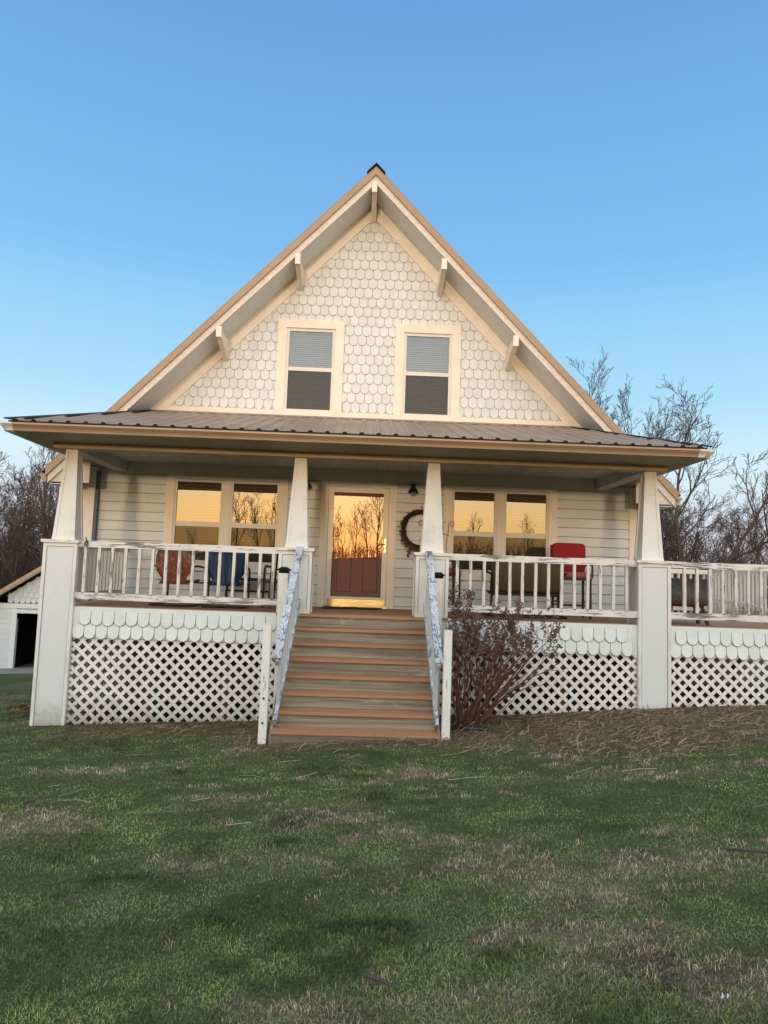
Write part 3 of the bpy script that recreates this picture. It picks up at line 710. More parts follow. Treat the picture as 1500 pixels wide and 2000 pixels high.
# ---- pedestals and tapered columns
def panel(mb, x0, x1, z0, z1, y, b, t=.012, mi=1, taper=None):
    """raised border on a front face"""
    mb.box(x0, x0+b, y-t, y, z0, z1, mi); mb.box(x1-b, x1, y-t, y, z0, z1, mi); mb.box(x0+b, x1-b, y-t+.002, y, z1-b, z1, mi)
for i, x in enumerate(PX):
    o = HG('porch_pillar'); o.location = -Vector(B0)
    outer = i in (0, 3); zb = (-1.72, 0, 0, -1.3)[i] if outer else .0
    if i == 0: zb = -1.74
    if i == 3: zb = -1.30
    y0 = .014; y1 = .47; hw = PW/2
    p = MB(); p.box(x-hw+.012, x+hw-.012, y0, y1-.012, zb, ZC)
    sub(p, 'pedestal', m_ped, o)
    t = MB(); b = .045
    t.box(x-hw, x-hw+b, y0-.014, y0+.06, zb, ZC); t.box(x+hw-b, x+hw, y0-.014, y0+.06, zb, ZC)
    t.box(x-hw+b, x+hw-b, y0-.012, y0, ZC-.05, ZC)
    if not outer: t.box(x-hw+b, x+hw-b, y0-.012, y0, 0, .05)
    t.box(x-hw, x-hw+.012, y1-.05, y1, zb, ZC); t.box(x+hw-.012, x+hw, y1-.05, y1, zb, ZC)
    for gx in (x-hw+b, x+hw-b-.006): t.box(gx, gx+.006, y0-.0105, y0-.001, zb, ZC-.05, 1)  # thin dark strips paint the shadow line inside the trim border
    t.box(x-hw+b, x+hw-b, y0-.0103, y0-.0012, ZC-.056, ZC-.0502, 1)
    sub(t, 'pedestal_trim', [m_pedtrim, m_sedge], o)
    cp = MB().box(x-hw-.03, x+hw+.03, -.03, y1+.03, ZC, ZC+.042)
    sub(cp, 'cap', m_rail, o)
    yc = .235; zb2 = ZC+.042
    s = MB(); s.frustum(x, yc, zb2, ZT, .148, .148, .072, .072)
    sub(s, 'column_shaft', m_col, o)
    tr = MB()
    for sx in (-1, 1):
        for sy in (-1, 1):
            a0 = x+sx*.150; a1 = x+sx*.074; c0 = yc+sy*.150; c1 = yc+sy*.074; w0 = .036; w1 = .026
            vs = [(a0,c0,zb2),(a0-sx*w0,c0,zb2),(a0-sx*w0,c0-sy*w0,zb2),(a0,c0-sy*w0,zb2),(a1,c1-sy*.0,ZT-.002),(a1-sx*w1,c1,ZT-.002),(a1-sx*w1,c1-sy*w1,ZT-.002),(a1,c1-sy*w1,ZT-.002)]
            off = [(v[0]+sx*.010*(k in (0,3,4,7)), v[1]+sy*.010*(k in (0,1,4,5)), v[2]) for k, v in enumerate(vs)]
            tr.add(off, [(0,1,5,4),(1,2,6,5),(2,3,7,6),(3,0,4,7),(0,3,2,1),(4,5,6,7)] if sx*sy < 0 else [(4,5,1,0),(5,6,2,1),(6,7,3,2),(7,4,0,3),(1,2,3,0),(7,6,5,4)])
    tr.frustum(x, yc, zb2, zb2+.045, .164, .164, .160, .160)
    tr.frustum(x, yc, ZT-.05, ZT-.003, .087, .087, .086, .086)
    sub(tr, 'column_trim', m_col, o)

# ---- porch floor
def deck(name, x0, x1, y0, y1):
    mb = MB(); y = y0
    while y < y1-.02:
        mb.box(x0, x1, y, min(y+.134, y1), -.034, 0); y += .139
    mb.box(x0+.03, x1-.03, y0+.02, y1, -.05, -.036); return part(mb, name, m_deck)
deck('porch_floor', -4.42, 4.44, .058, YW-.006)
part(MB().box(-1.19, 1.25, .010, .0575, -.034, -.0005), 'deck_nosing', m_tread)
deck('side_deck_floor', 4.444, 7.08, .058, 4.2)
part(MB().box(-.99, .99, -.032, .0085, -.042, -.001), 'deck_nosing', m_tread)
# ---- railings
def railing(p, q, n=None, step=.195, z0=.091, z1=.186, z2=.826, z3=.918, ph=.5, name='porch_railing', below=None, mats=None):
    o = HG(name); o.location = -Vector(B0); p = Vector(p); q = Vector(q); d = q-p; ln = d.length; d.normalize(); sd = (-d.y, d.x, 0)
    mr, mbb = mats or (m_rail, m_bal)
    def wav(z, h, w, nm, mat):
        mb = MB(); k = 6; pr = None
        pts = [p + d*ln*i/k + Vector((0,0,z+random.uniform(-.004,.004)*(0 < i < k))) for i in range(k+1)]
        for a, b in zip(pts[:-1], pts[1:]): mb.bar(a, b, w, h, sd)
        return sub(mb, nm, mat, o)
    wav((z0+z1)/2, z1-z0, .042, 'bottom_rail', mr); wav((z2+z3)/2, z3-z2, .046, 'top_rail', mr)
    if below is None and name == 'porch_railing':
        pass
    t = step*ph
    while t < ln-.03:
        a = p + d*t; j = random.uniform(-.004, .004); k = random.uniform(-.006, .006)
        za, zb = (below if below is not None else z1-.01), z2+.01
        off = Vector(sd)*(.045 if below is not None else 0)
        sub(MB().bar(a+d*j+off+Vector((0,0,za)), a+d*(j+k)+off+Vector((0,0,zb)), .042, .04, sd), 'baluster', mbb, o); t += step
    return o
hw = PW/2
railing((PX[0]+hw, .062, 0), (PX[1]-hw, .062, 0), ph=.55, step=.19)
railing((PX[2]+hw, .062, 0), (PX[3]-hw, .062, 0), ph=.72, step=.188)
railing((PX[3]+hw, .062, 0), (7.06, .062, 0), ph=1.15, step=.188)
m_bal2 = peeling('shaded baluster paint', (.72,.67,.60), (.26,.24,.22), (6,6,.7), .84, 6, (.60,.55,.49))
railing((-4.10, .50, 0), (-4.10, YW-.03, 0), ph=.6, step=.15, mats=(m_rail, m_bal2))
railing((7.06, .12, 0), (7.06, 4.2, 0), ph=.6, step=.135, name='deck_railing', below=-.118, mats=(m_bal2, m_bal2))
railing((4.95, 4.16, 0), (7.06, 4.16, 0), ph=.4, step=.13, name='deck_railing', below=-.118, mats=(m_bal2, m_bal2))
# short outside stair beyond the deck: slanted rail
o = HG('side_stair_railing'); o.location = -Vector(B0)
sub(MB().bar((6.7, 5.4, 1.02), (4.9, 5.4, .60), .05, .09, (0,1,0)), 'sloped_rail', m_rail, o)
for k in range(9):
    x = 5.0+k*.2; z = .62+(x-4.9)*.233; sub(MB().box(x-.05, x+.05, 5.43, 5.45, -.6, z), 'picket', m_bal2, o)
o = HG('side_stair_railing'); o.location = -Vector(B0)
sub(MB().bar((6.85, 2.6, .30), (7.5, 1.0, -.05), .05, .08, (1,0,0)), 'sloped_rail', m_bal2, o)
sub(MB().bar((6.5, 4.3, .42), (6.98, 2.7, .28), .05, .07, (1,0,0)), 'sloped_rail', m_bal2, o)

# ---- skirt shingles and lattice under the porch
def skirt(xa, xb, y=.055):
    o = HG('porch_skirt'); o.location = -Vector(B0)
    sl = MB().box(xa, xb, y, y+.03, -.44, -.012)
    mb = scales(xa, xb, -.452, -.20, .163, .186, y-.002, lambda x, z: xa+.078 < x < xb-.078 and z < -.1, plate=1.05, xoff=xa % .163)
    # top row is held up to the board: only slits show above it
    sub(mb, 'skirt_shingles', [m_skirt, m_skirt_e], o)
    z = -.09
    row = 1
    off = .163/2 + xa % .163
    x = xa - (xa - off) % .163
    while x < xb:
        if x > xa+.02: sl.box(x-.002, x+.002, y-.004, y-.0005, -.20, -.085, 1)
        x += .163
    sub(sl, 'skirt_board', [m_skirt, m_skirt_e], o)
def clip_seg(p, d, x0, x1, z0f, z1):
    """clip the line p+t*d to x0..x1 and z0(x)..z1"""
    t0, t1 = -1e9, 1e9
    for a, da, lo, hi in ((p[0], d[0], x0, x1),):
        u, v = (lo-a)/da, (hi-a)/da; t0 = max(t0, min(u, v)); t1 = min(t1, max(u, v))
    u = (z1-p[1])/d[1]
    s0, s1 = z0f(x0), z0f(x1); k = (s1-s0)/(x1-x0)
    w = (s0 + k*(p[0]-x0) - p[1])/(d[1]-k*d[0])
    t0 = max(t0, min(u, w)); t1 = min(t1, max(u, w))
    return (t0, t1) if t1 > t0+.01 else None
def lattice(xa, xb, y, z0a, z0b, z1=-.40, along='x', pitch=.1635, w=.047, name='lattice_panel'):
    mb = MB(); zf = lambda x: z0a + (z0b-z0a)*(x-xa)/(xb-xa)
    H_ = z1-min(z0a, z0b)
    for layer, s in ((0, 1), (1, -1)):
        c = xa - H_ - 1
        while c < xb + H_ + 1:
            r = clip_seg((c, z1), (s, -1), xa, xb, zf, z1)
            if r:
                a = (c+s*r[0], z1-r[0]); b = (c+s*r[1], z1-r[1]); yy = y + layer*.009 + random.uniform(-.001,.001)
                P = lambda q: (q[0], yy, q[1]) if along == 'x' else (y + layer*.009, q[0], q[1])
                mb.bar(P(a), P(b), .008, w, (0,1,0) if along == 'x' else (1,0,0))
            c += pitch + random.uniform(-.003,.003)
    return part(mb, name, m_lat)
skirt(PX[0]+hw, PX[1]-.18); skirt(PX[2]+.14, PX[3]-hw); skirt(PX[3]+hw, 7.08)
lattice(PX[0]+hw+.005, -1.16, .07, -1.64, -1.53); lattice(1.16, PX[3]-hw-.005, .07, -1.40, -1.235); lattice(PX[3]+hw+.005, 7.05, .07, -1.17, -1.14)
lattice(.48, YW-.1, -4.07, -1.72, -1.8, along='y')
part(MB().box(-4.15, -4.10, .45, YW, -.45, -.04), 'side_skirt_board', m_skirt)
part(MB().box(-4.8, 6.9, YW-.02, YW+.004, -1.9, -.125), 'foundation_wall', m_earth)
for x in (-3.0, -1.9, 1.9, 3.0, 5.6): part(MB().box(x-.06, x+.06, .32, .44, -1.9, -.05), 'under_porch_post', plain('orange treated post', (.24,.13,.06), (.18,.10,.05), 5, (6,6,1)))
part(MB().box(-4.3, 7.0, .4, .44, -.30, -.055), 'floor_joist', m_earth)

# ---- front stairs
st = HG('porch_stairs'); st.location = -Vector(B0)
run, rise = .2407, .18
for k in range(1, 8):
    y = -.0316 - k*run; j = random.uniform(-.003, .003)
    mb = MB(); mb.box(-.985, .985, y, y+.128, -rise*k-.038, -rise*k+j*.3); mb.box(-.985, .985, y+.133, y+run+.03, -rise*k-.038, -rise*k+j*.4)
    sub(mb, 'tread', m_tread, st)
for k in range(0, 8):
    y = -.0316 - k*run + .029; zb = -rise*(k+1) if k < 7 else -1.60
    a = random.uniform(-.004, .004)
    sub(MB().add([(-.975,y,zb+.001),(.975,y,zb+.001),(.975,y,-rise*k-.0385),(-.975,y,-rise*k-.0385),(-.975,y+.03,zb+.001),(.975,y+.03,zb+.001),(.975,y+.03,-rise*k-.0385),(-.975,y+.03,-rise*k-.0385)], [(0,1,2,3),(1,5,6,2),(4,0,3,7),(3,2,6,7),(5,4,7,6)]), 'riser', m_riser, st)
for s in (-1, 1):   # side stringers
    pts = [(s*.968, .0, -.05), (s*.968, -1.70, -1.32), (s*.968, -1.70, -1.62), (s*.968, .0, -1.0)]
    sub(MB().prism(pts, (s*.03, 0, 0)), 'stringer', m_riser, st)
# ---- stair railings
for s in (-1, 1):
    o = HG('stair_railing'); o.location = -Vector(B0)
    xt, xb_ = (-.885, -.955) if s < 0 else (.945, .965)
    T = Vector((xt, -.045, .925)); Bq = Vector((xb_, -1.60, -.455))
    mb = MB(); k = 8
    for i in range(k):
        a = T.lerp(Bq, i/k); b = T.lerp(Bq, (i+1)/k)
        mb.bar(a, b, .094, .042, (1,0,0))
    sub(mb, 'handrail', m_hand, o)
    sub(MB().bar(T+Vector((0,.0,-.055)), Bq+Vector((0,.03,-.055)), .042, .09, (1,0,0)), 'upper_stringer_rail', m_sbal, o)
    xs = -.86 if s < 0 else .905; xs2 = -.955 if s < 0 else .965
    T2 = Vector((xs, -.06, .18)); B2 = Vector((xs2, -1.55, -1.20))
    sub(MB().bar(T2, B2, .042, .09, (1,0,0)), 'shoe_rail', m_hand, o)
    for i in range(1, 10):
        t = i/10; a = T2.lerp(B2, t); b = T.lerp(Bq, t); y = a.y
        ap = T2 + (B2-T2)*t; bp = T + (Bq-T)*((y-T.y)/(Bq.y-T.y))
        sub(MB().bar(ap, bp+Vector((0,0,-.03)), .036, .036, (1,0,0)), 'baluster', m_sbal, o)
    # tall post with a dark cap beside the pedestal, and the foot post
    xp = s*1.075 - .003
    sub(MB().box(xp-.062, xp+.062, -.245, -.12, -1.5, .555), 'newel_post', m_post, o)
    cap = MB(); cap.box(xp-.066, xp+.066, -.25, -.115, .556, .592); cap.frustum(xp, -.1825, .592, .606, .092, .092, .092, .092); cap.frustum(xp, -.1825, .606, .642, .09, .09, .035, .035)
    sub(cap, 'post_cap', plain('dull black plastic', (.010,.010,.011), (.015,.015,.016), 9, rough=.7, spec=.12), o)
    xf = -1.075 if s < 0 else 1.055
    f = MB(); f.frustum(xf, -1.66, -1.50, -.05, .046, .046, .046, .046); sub(f, 'foot_post', m_post, o)
    bo = MB()
    for z in (-.92, -1.19): bo.lathe([(.012,-.004),(.012,.004)], (0,0,0), 8); 
    bo = MB()
    for z in (-.90, -1.18): bo.box(xf-.012, xf+.012, -1.716, -1.7125, z-.012, z+.012)
    if s < 0: sub(bo, 'bolt_head', m_dark, o)

# ------------------------------------------------------------------ small things on the porch
def wall_lamp(x, z, label):
    t = thing('wall_lamp', label, 'lamp', (x, YW-.02, z), group='porch wall lamps')
    pts = [(0, 0, .10), (0, -.06, .13), (0, -.12, .12), (0, -.14, .08)]
    MB().tube(pts, .009, 6).build('lamp_arm', m_blackm, t)
    MB().lathe([(.05,.0),(.05,.02)], (0,-.005,.08), 12).build('wall_plate', m_blackm, t)
    MB().lathe([(.012,.10),(.03,.07),(.04,.04),(.095,-.045),(.1,-.055),(.092,-.055),(.035,.035)], (0,-.14,0), 20).build('lamp_shade', m_blackm, t, smooth=True)
    MB().lathe([(.03,-.03),(.042,-.06),(.04,-.085),(.02,-.10)], (0,-.14,0), 14).build('lamp_bulb', m_glassbulb, t, smooth=True)
wall_lamp(.845, 2.10, 'black cone wall lamp to the right of the front door, above the wreath')
wall_lamp(-1.03, 2.12, 'black cone wall lamp left of the front door, half hidden by a column')
def wreath():
    c = Vector((1.02, YW-.09, 1.40)); t = thing('vine_wreath', 'dark round grapevine wreath hanging on the wall right of the door', 'wreath', c)
    mb = MB(); rr = random.Random(3)
    for k in range(34):
        ph = rr.uniform(0, 6.28); n = 40; a0 = rr.uniform(0, 6.28); R0 = .325; sp = rr.uniform(.005, .052); tw = rr.choice((2,3,4,5))
        pts = []
        for i in range(n+1):
            a = a0 + 2*math.pi*i/n; q = ph + tw*a
            r = R0 + sp*math.cos(q) + rr.uniform(-.006, .006); pts.append((r*math.cos(a), sp*math.sin(q)*.7, r*math.sin(a)))
        mb.tube(pts, rr.uniform(.004, .009), 4, cap=False)
    mb.build('vine_ring', m_vine, t)
    tw = MB()
    for k in range(120):
        a = rr.gauss(4.1, .55) if k < 95 else rr.uniform(0, 6.28); r = .325; p = Vector((r*math.cos(a), -.03, r*math.sin(a)))
        d = Vector((math.cos(a)*rr.uniform(.2,1), rr.uniform(-.6,0), math.sin(a)*rr.uniform(.2,1)-.2)); d.normalize(); l = rr.uniform(.05, .13)
        tw.tube([p, p+d*l*.6, p+d*l+Vector((0,0,-.02))], [.004,.003,.002], 3)
        for q in range(2):
            e = p+d*l*rr.uniform(.5,1); s = rr.uniform(.008,.02); tw.add([e, e+Vector((s,-.003,s*.6)), e+Vector((0,-.006,s*1.5)), e+Vector((-s,-.003,s*.5))], [(0,1,2,3)], 1)
    for k in range(24):   # little hanging sprig
        e = Vector((-.22+rr.uniform(-.03,.03), -.04, -.36-rr.uniform(0,.14))); s = rr.uniform(.01,.022); tw.add([e, e+Vector((s,-.003,s*.6)), e+Vector((0,-.006,s*1.5)), e+Vector((-s,-.003,s*.5))], [(0,1,2,3)], 1)
    tw.tube([(-.2,-.03,-.26),(-.22,-.04,-.38),(-.22,-.04,-.5)], .004, 3)
    tw.build('dried_foliage', [m_vine, m_drift], t)
wreath()
def scroll(pts_fn, n=26): return [pts_fn(i/(n-1)) for i in range(n)]
def plant_stand():
    t = thing('plant_stand', 'thin iron scroll plant stand with a dark pot behind the right door pedestal', 'plant stand', (1.22, 1.75, 0))
    mb = MB()
    for s in (-1, 1):
        def sp(u, s=s):
            a = u*math.pi*2.3; r = .055*(1-u*.75); return (s*(.262 - r*math.cos(a) + .0), 0, 1.47 + r*math.sin(a))
        mb.tube(scroll(sp), .006, 5)
        mb.tube([(s*.207,0,1.47),(s*.20,0,1.30),(s*.17,0,1.1),(s*.20,0,.9),(s*.12,0,.72)], .006, 5)
        mb.tube([(s*.12,0,.72),(s*.16,-.05,.4),(s*.2,-.1,.0)], .008, 5); mb.tube([(s*.12,0,.72),(s*.16,.05,.4),(s*.2,.1,.0)], .008, 5)
    mb.tube([(-.22,0,1.28),(0,0,1.34),(.22,0,1.28)], .006, 5)
    mb.lathe([(.17,.70),(.17,.72)], (0,0,0), 18)
    mb.build('iron_frame', m_blackm, t)
    MB().lathe([(.10,.725),(.15,.80),(.17,.95),(.18,.98),(.165,.98),(.15,.95)], (0,0,0), 18).build('pot', m_vine, t, smooth=True)
    lf = MB(); rr = random.Random(5)
    for k in range(9):
        a = math.pi + rr.uniform(-.9, .9); l = rr.uniform(.2, .38); pts = [(0,0,.95)]; 
        lf.tube([(0,0,.95),(math.cos(a)*l*.5,math.sin(a)*l*.4,1.02),(math.cos(a)*l,math.sin(a)*l*.5,.93),(math.cos(a)*l*1.15,math.sin(a)*l*.5,.82)], [.012,.02,.014,.003], 4)
    lf.build('dry_leaves', m_drift, t)
plant_stand()
o = MB().add([(-.66,1.62,.004),(.29,1.70,.004),(.36,2.28,.004),(-.60,2.28,.004),(-.66,1.62,.016),(.29,1.70,.016),(.36,2.28,.016),(-.60,2.28,.016)], [(3,2,1,0),(4,5,6,7),(0,1,5,4),(1,2,6,5),(2,3,7,6),(3,0,4,7)]).build('doormat', m_mat)
tag(o, 'black rubber doormat lying in front of the storm door', 'doormat')
for x, y, nm in ((-3.43,1.146,'leftmost white plant hook, screwed into the ceiling by the left column'), (-2.264,1.119,'white ceiling plant hook above the left porch window'), (2.277,1.205,'white ceiling plant hook above the right porch window'), (3.435,1.30,'rightmost white plant hook, screwed into the ceiling by the right column')):
    pts = [(0,0,.045),(0,0,.0)] + [(.022*math.sin(a), 0, -.022+.022*math.cos(a)) for a in np.linspace(.3, 4.6, 9)]
    o = MB().tube([tuple(Vector(p)*1.25) for p in pts], .0065, 5).build('plant_hook', m_white); o.location = (x, y, 2.368); tag(o, nm, 'hook', 'white hooks in the porch ceiling')
o = MB().tube([(0,0,0),(.02,-.01,-.05),(.0,-.02,-.10),(.035,-.02,-.13),(.045,-.015,-.09),(.015,-.01,-.03)], .009, 5).build('metal_clip', m_blackm)
o.location = (-3.93, .03, .97); tag(o, 'dark metal clip hanging over the top rail beside the left pillar', 'clip')

# ---- shell back lawn chairs seen from behind
def lawn_chair(mat, mtube, label, loc, rz):
    t = thing('lawn_chair', label, 'chair', loc, rz)
    P = []   # back shell: clover outline, curved
    for i in range(15):
        v = i/14; z = .33 + v*.60
        w = .20 + .105*math.sin(min(1, v*1.35+.05)*math.pi*.62) + (.0 if v < .82 else 0)
        if v < .16: w = .245 - .045*math.sin(v/.16*math.pi*.5)
        elif v < .42: w = .20 + .088*math.sin((v-.16)/.26*math.pi/2)
        else: w = .288*math.sqrt(max(0, 1-((v-.55)/.46)**2))**.6 if v > .55 else .288
        row = []
        for j in range(13):
            u = j/6-1; x = u*max(w, .03); row.append((x, -.06*(v**1.3) - .22 + .07*u*u*(1-.4*v) + .02*math.sin(u*9), z))
        P.append(row)
    MB().grid(P).build('shell_back', mat, t, smooth=True, solid=.006)
    S = []
    for i in range(9):
        v = i/8; y = -.21 + v*.46; row = []
        for j in range(9):
            u = j/4-1; row.append((u*(.235+.03*math.sin(v*3.14)), y, .36 + .04*v + .03*u*u - .03*math.sin(v*3.1) - (.05 if v > .95 else 0)))
        S.append(row)
    MB().grid(S).build('seat', mat, t, smooth=True, solid=.006)
    fr = MB()
    for s in (-1, 1):
        x = s*.315
        fr.tube([(s*.27,-.19,.58),(x,-.17,.60),(x,-.02,.615),(x,.20,.60),(x,.27,.55),(x,.285,.40),(x,.28,.10),(x,.22,.03),(x,.0,.017),(x,-.28,.017),(s*.28,-.33,.017),(0,-.34,.017)], .016, 7)
    fr.tube([(-.315,.05,.36),(.315,.05,.36)], .012, 6); fr.tube([(-.315,.26,.36),(-.315,.05,.36)], .012, 6); fr.tube([(.315,.26,.36),(.315,.05,.36)], .012, 6)
    fr.build('tube_frame', mtube, t, smooth=True)
lawn_chair(m_rust, m_rusttube, 'rusty red metal shell back lawn chair behind the left railing', (-2.83, .98, .002), R(-12))
lawn_chair(m_blue, m_blackm, 'blue metal shell back lawn chair behind the left railing', (-2.085, .98, .002), R(4))
def glider():
    t = thing('metal_bench', 'low black metal porch bench with curved legs below the left window', 'bench', (-1.80, 2.05, .002))
    s = MB(); s.box(-.52, .46, -.2, .16, .42, .45); s.box(-.52, .46, -.22, -.2, .40, .455); s.build('seat', m_blackm, t)
    for x in (-.40, .32):
        MB().tube([(x,-.16,.41),(x-.05,-.17,.30),(x-.06,-.17,.15),(x,-.18,.03),(x+.06,-.17,.012),(x+.0,.1,.012),(x-.03,.12,.2),(x,.1,.41)], .022, 7).build('leg', m_blackm, t, smooth=True)
    MB().tube([(-.44,-.17,.235),(.28,-.17,.235)], .018, 6).build('stretcher', m_blackm, t)
glider()
def patio_chair():
    t = thing('patio_chair', 'black metal patio chair with curled arms beside the left door pedestal', 'chair', (-1.24, 1.15, .002), R(20))
    fr = MB()
    for s in (-1, 1):
        fr.tube([(s*.25,.28,.0),(s*.25,.25,.3),(s*.25,.22,.62),(s*.25,.14,.66),(s*.25,-.2,.64)], .019, 6); fr.tube([(s*.25,-.28,.0),(s*.25,-.22,.4),(s*.24,-.27,.70),(s*.23,-.32,.84)], .021, 6)
    fr.tube([(-.25,-.24,.30),(.25,-.24,.30)], .014, 6); fr.tube([(-.23,-.32,.84),(.23,-.32,.84)], .016, 6)
    fr.build('frame', m_blackm, t)
    MB().box(-.24, .24, -.22, .24, .40, .425).build('seat', m_blackm, t)
    b = MB()
    for k in range(5): x = -.18+k*.09; b.bar((x,-.235,.42), (x,-.315,.83), .03, .008, (1,0,0))
    b.build('back_slats', m_blackm, t)
patio_chair()
# ---- tall cushioned chairs and sling loveseat on the right
def cushion(x0, x1, y0, y1, z0, z1, r=.05, n=4):
    """rounded cushion block"""
    mb = MB(); cx, cy, cz = (x0+x1)/2, (y0+y1)/2, (z0+z1)/2; ax, ay, az = (x1-x0)/2, (y1-y0)/2, (z1-z0)/2
    nu, nv = 28, 14; P = []
    def se(c, e): return math.copysign(abs(c)**e, c)
    for i in range(nv+1):
        v = -math.pi/2 + math.pi*i/nv; row = []
        for j in range(nu+1):
            u = -math.pi + 2*math.pi*j/nu; e = .28
            row.append((cx+ax*se(math.cos(v), e)*se(math.cos(u), e), cy+ay*se(math.cos(v), e)*se(math.sin(u), e), cz+az*se(math.sin(v), e)))
        P.append(row)
    return mb.grid(P)
def bar_chair(label, loc, rz):
    t = thing('bar_chair', label, 'chair', loc, rz, group='tall red cushioned chairs on the porch')
    for sx in (-1, 1):
        for sy in (-1, 1):
            MB().bar((sx*.25, sy*.23, 0), (sx*.245, sy*.22, .62), .038, .038).build('leg', m_bronze, t)
    f = MB(); f.box(-.27, .27, -.25, .25, .60, .635)
    f.bar((-.25,-.23,.2),(.25,-.23,.2),.022,.022,(0,1,0)); f.bar((-.25,.22,.2),(.25,.22,.2),.022,.022,(0,1,0))
    for s in (-1, 1): f.bar((s*.25,-.23,.26),(s*.25,.23,.26),.022,.022)
    f.build('frame', m_bronze, t)
    bf = MB()
    for s in (-1, 1): bf.tube([(s*.265,.24,.62),(s*.265,.27,.85),(s*.265,.31,1.18)], .018, 6)
    for s in (-1, 1): bf.tube([(s*.275,.25,.84),(s*.285,.0,.86),(s*.285,-.2,.84),(s*.275,-.23,.64)], .018, 6)
    bf.build('back_frame', m_bronze, t)
    cushion(-.265, .265, -.25, .22, .63, .735).build('seat_cushion', m_pink, t, smooth=True)
    o = cushion(-.275, .275, .155, .275, .735, 1.215).build('back_cushion', m_red, t, smooth=True)
    for y in (.178, .252):
        ring = [(.262*math.copysign(abs(math.cos(a))**.3, math.cos(a)), y, .975+.228*math.copysign(abs(math.sin(a))**.3, math.sin(a))) for a in np.linspace(0, 2*math.pi, 41)]
        MB().tube(ring, .009, 6, cap=False).build('piping', m_piping, o, smooth=True)
bar_chair('tall patio chair with red back cushion by the right end of the porch', (3.39, 1.32, .002), R(-3))
bar_chair('tall red cushioned patio chair half hidden behind the right door pedestal', (1.30, 1.28, .002), R(72))
def loveseat():
    t = thing('sling_loveseat', 'olive brown sling loveseat seen from behind through the right railing', 'loveseat', (2.56, 1.0, .002), R(-3))
    P = []
    for i in range(9):
        v = i/8; P.append([(u*(.515+.02*v), -.10-.17*v-.04*math.sin(v*3.1)+.015*u*u, .37+.50*v) for u in np.linspace(-1, 1, 9)])
    MB().grid(P).build('sling_back', m_olive, t, smooth=True, solid=.008)
    S = [[(u*.515, -.10+.5*i/6, .37+.02*i/6-.03*math.sin(i/6*3.1)) for u in np.linspace(-1,1,7)] for i in range(7)]
    MB().grid(S).build('sling_seat', m_olive, t, smooth=True, solid=.008)
    f = MB()
    for s in (-1, 1):
        f.tube([(s*.545,-.28,.89),(s*.535,-.12,.40),(s*.53,.12,.36),(s*.53,.40,.38)], .022, 6)
        f.tube([(s*.56,-.22,.66),(s*.62,-.16,.69),(s*.63,.25,.68),(s*.62,.36,.62),(s*.60,.38,.3),(s*.60,.30,.02),(s*.60,-.24,.02)], .02, 6)
    f.tube([(-.54,-.14,.35),(.54,-.14,.35)], .02, 6); f.tube([(-.6,-.22,.02),(.6,-.22,.02)], .02, 6); f.tube([(-.6,.3,.02),(.6,.3,.02)], .02, 6)
    for s in (-1, 1): f.tube([(s*.53,-.14,.35),(s*.55,-.16,.02)], .02, 6)
    f.build('frame', m_bronze, t, smooth=True)
loveseat()
def tub():
    t = thing('galvanized_tub', 'old galvanized round tub on wooden legs on the side deck', 'tub', (4.90, .66, .002))
    prof = [(.30,.285),(.36,.31),(.40,.37),(.415,.46),(.42,.66),(.435,.67),(.435,.685),(.41,.685),(.405,.66),(.40,.45)]
    o = MB().lathe(prof, (0,0,0), 32).build('tub_body', m_galv, t, smooth=True)
    MB().lathe([(.27,.262),(.345,.282),(.375,.315),(.36,.325),(.28,.30)], (0,0,0), 32).build('rusted_base', m_galvr, t, smooth=True)
    for a in (.5, 2.2, 3.8, 5.4):
        c, s = math.cos(a), math.sin(a); MB().bar((c*.30, s*.30, .30), (c*.40, s*.40, 0), .05, .04, (-s,c,0)).build('leg', m_leg, t)
tub()

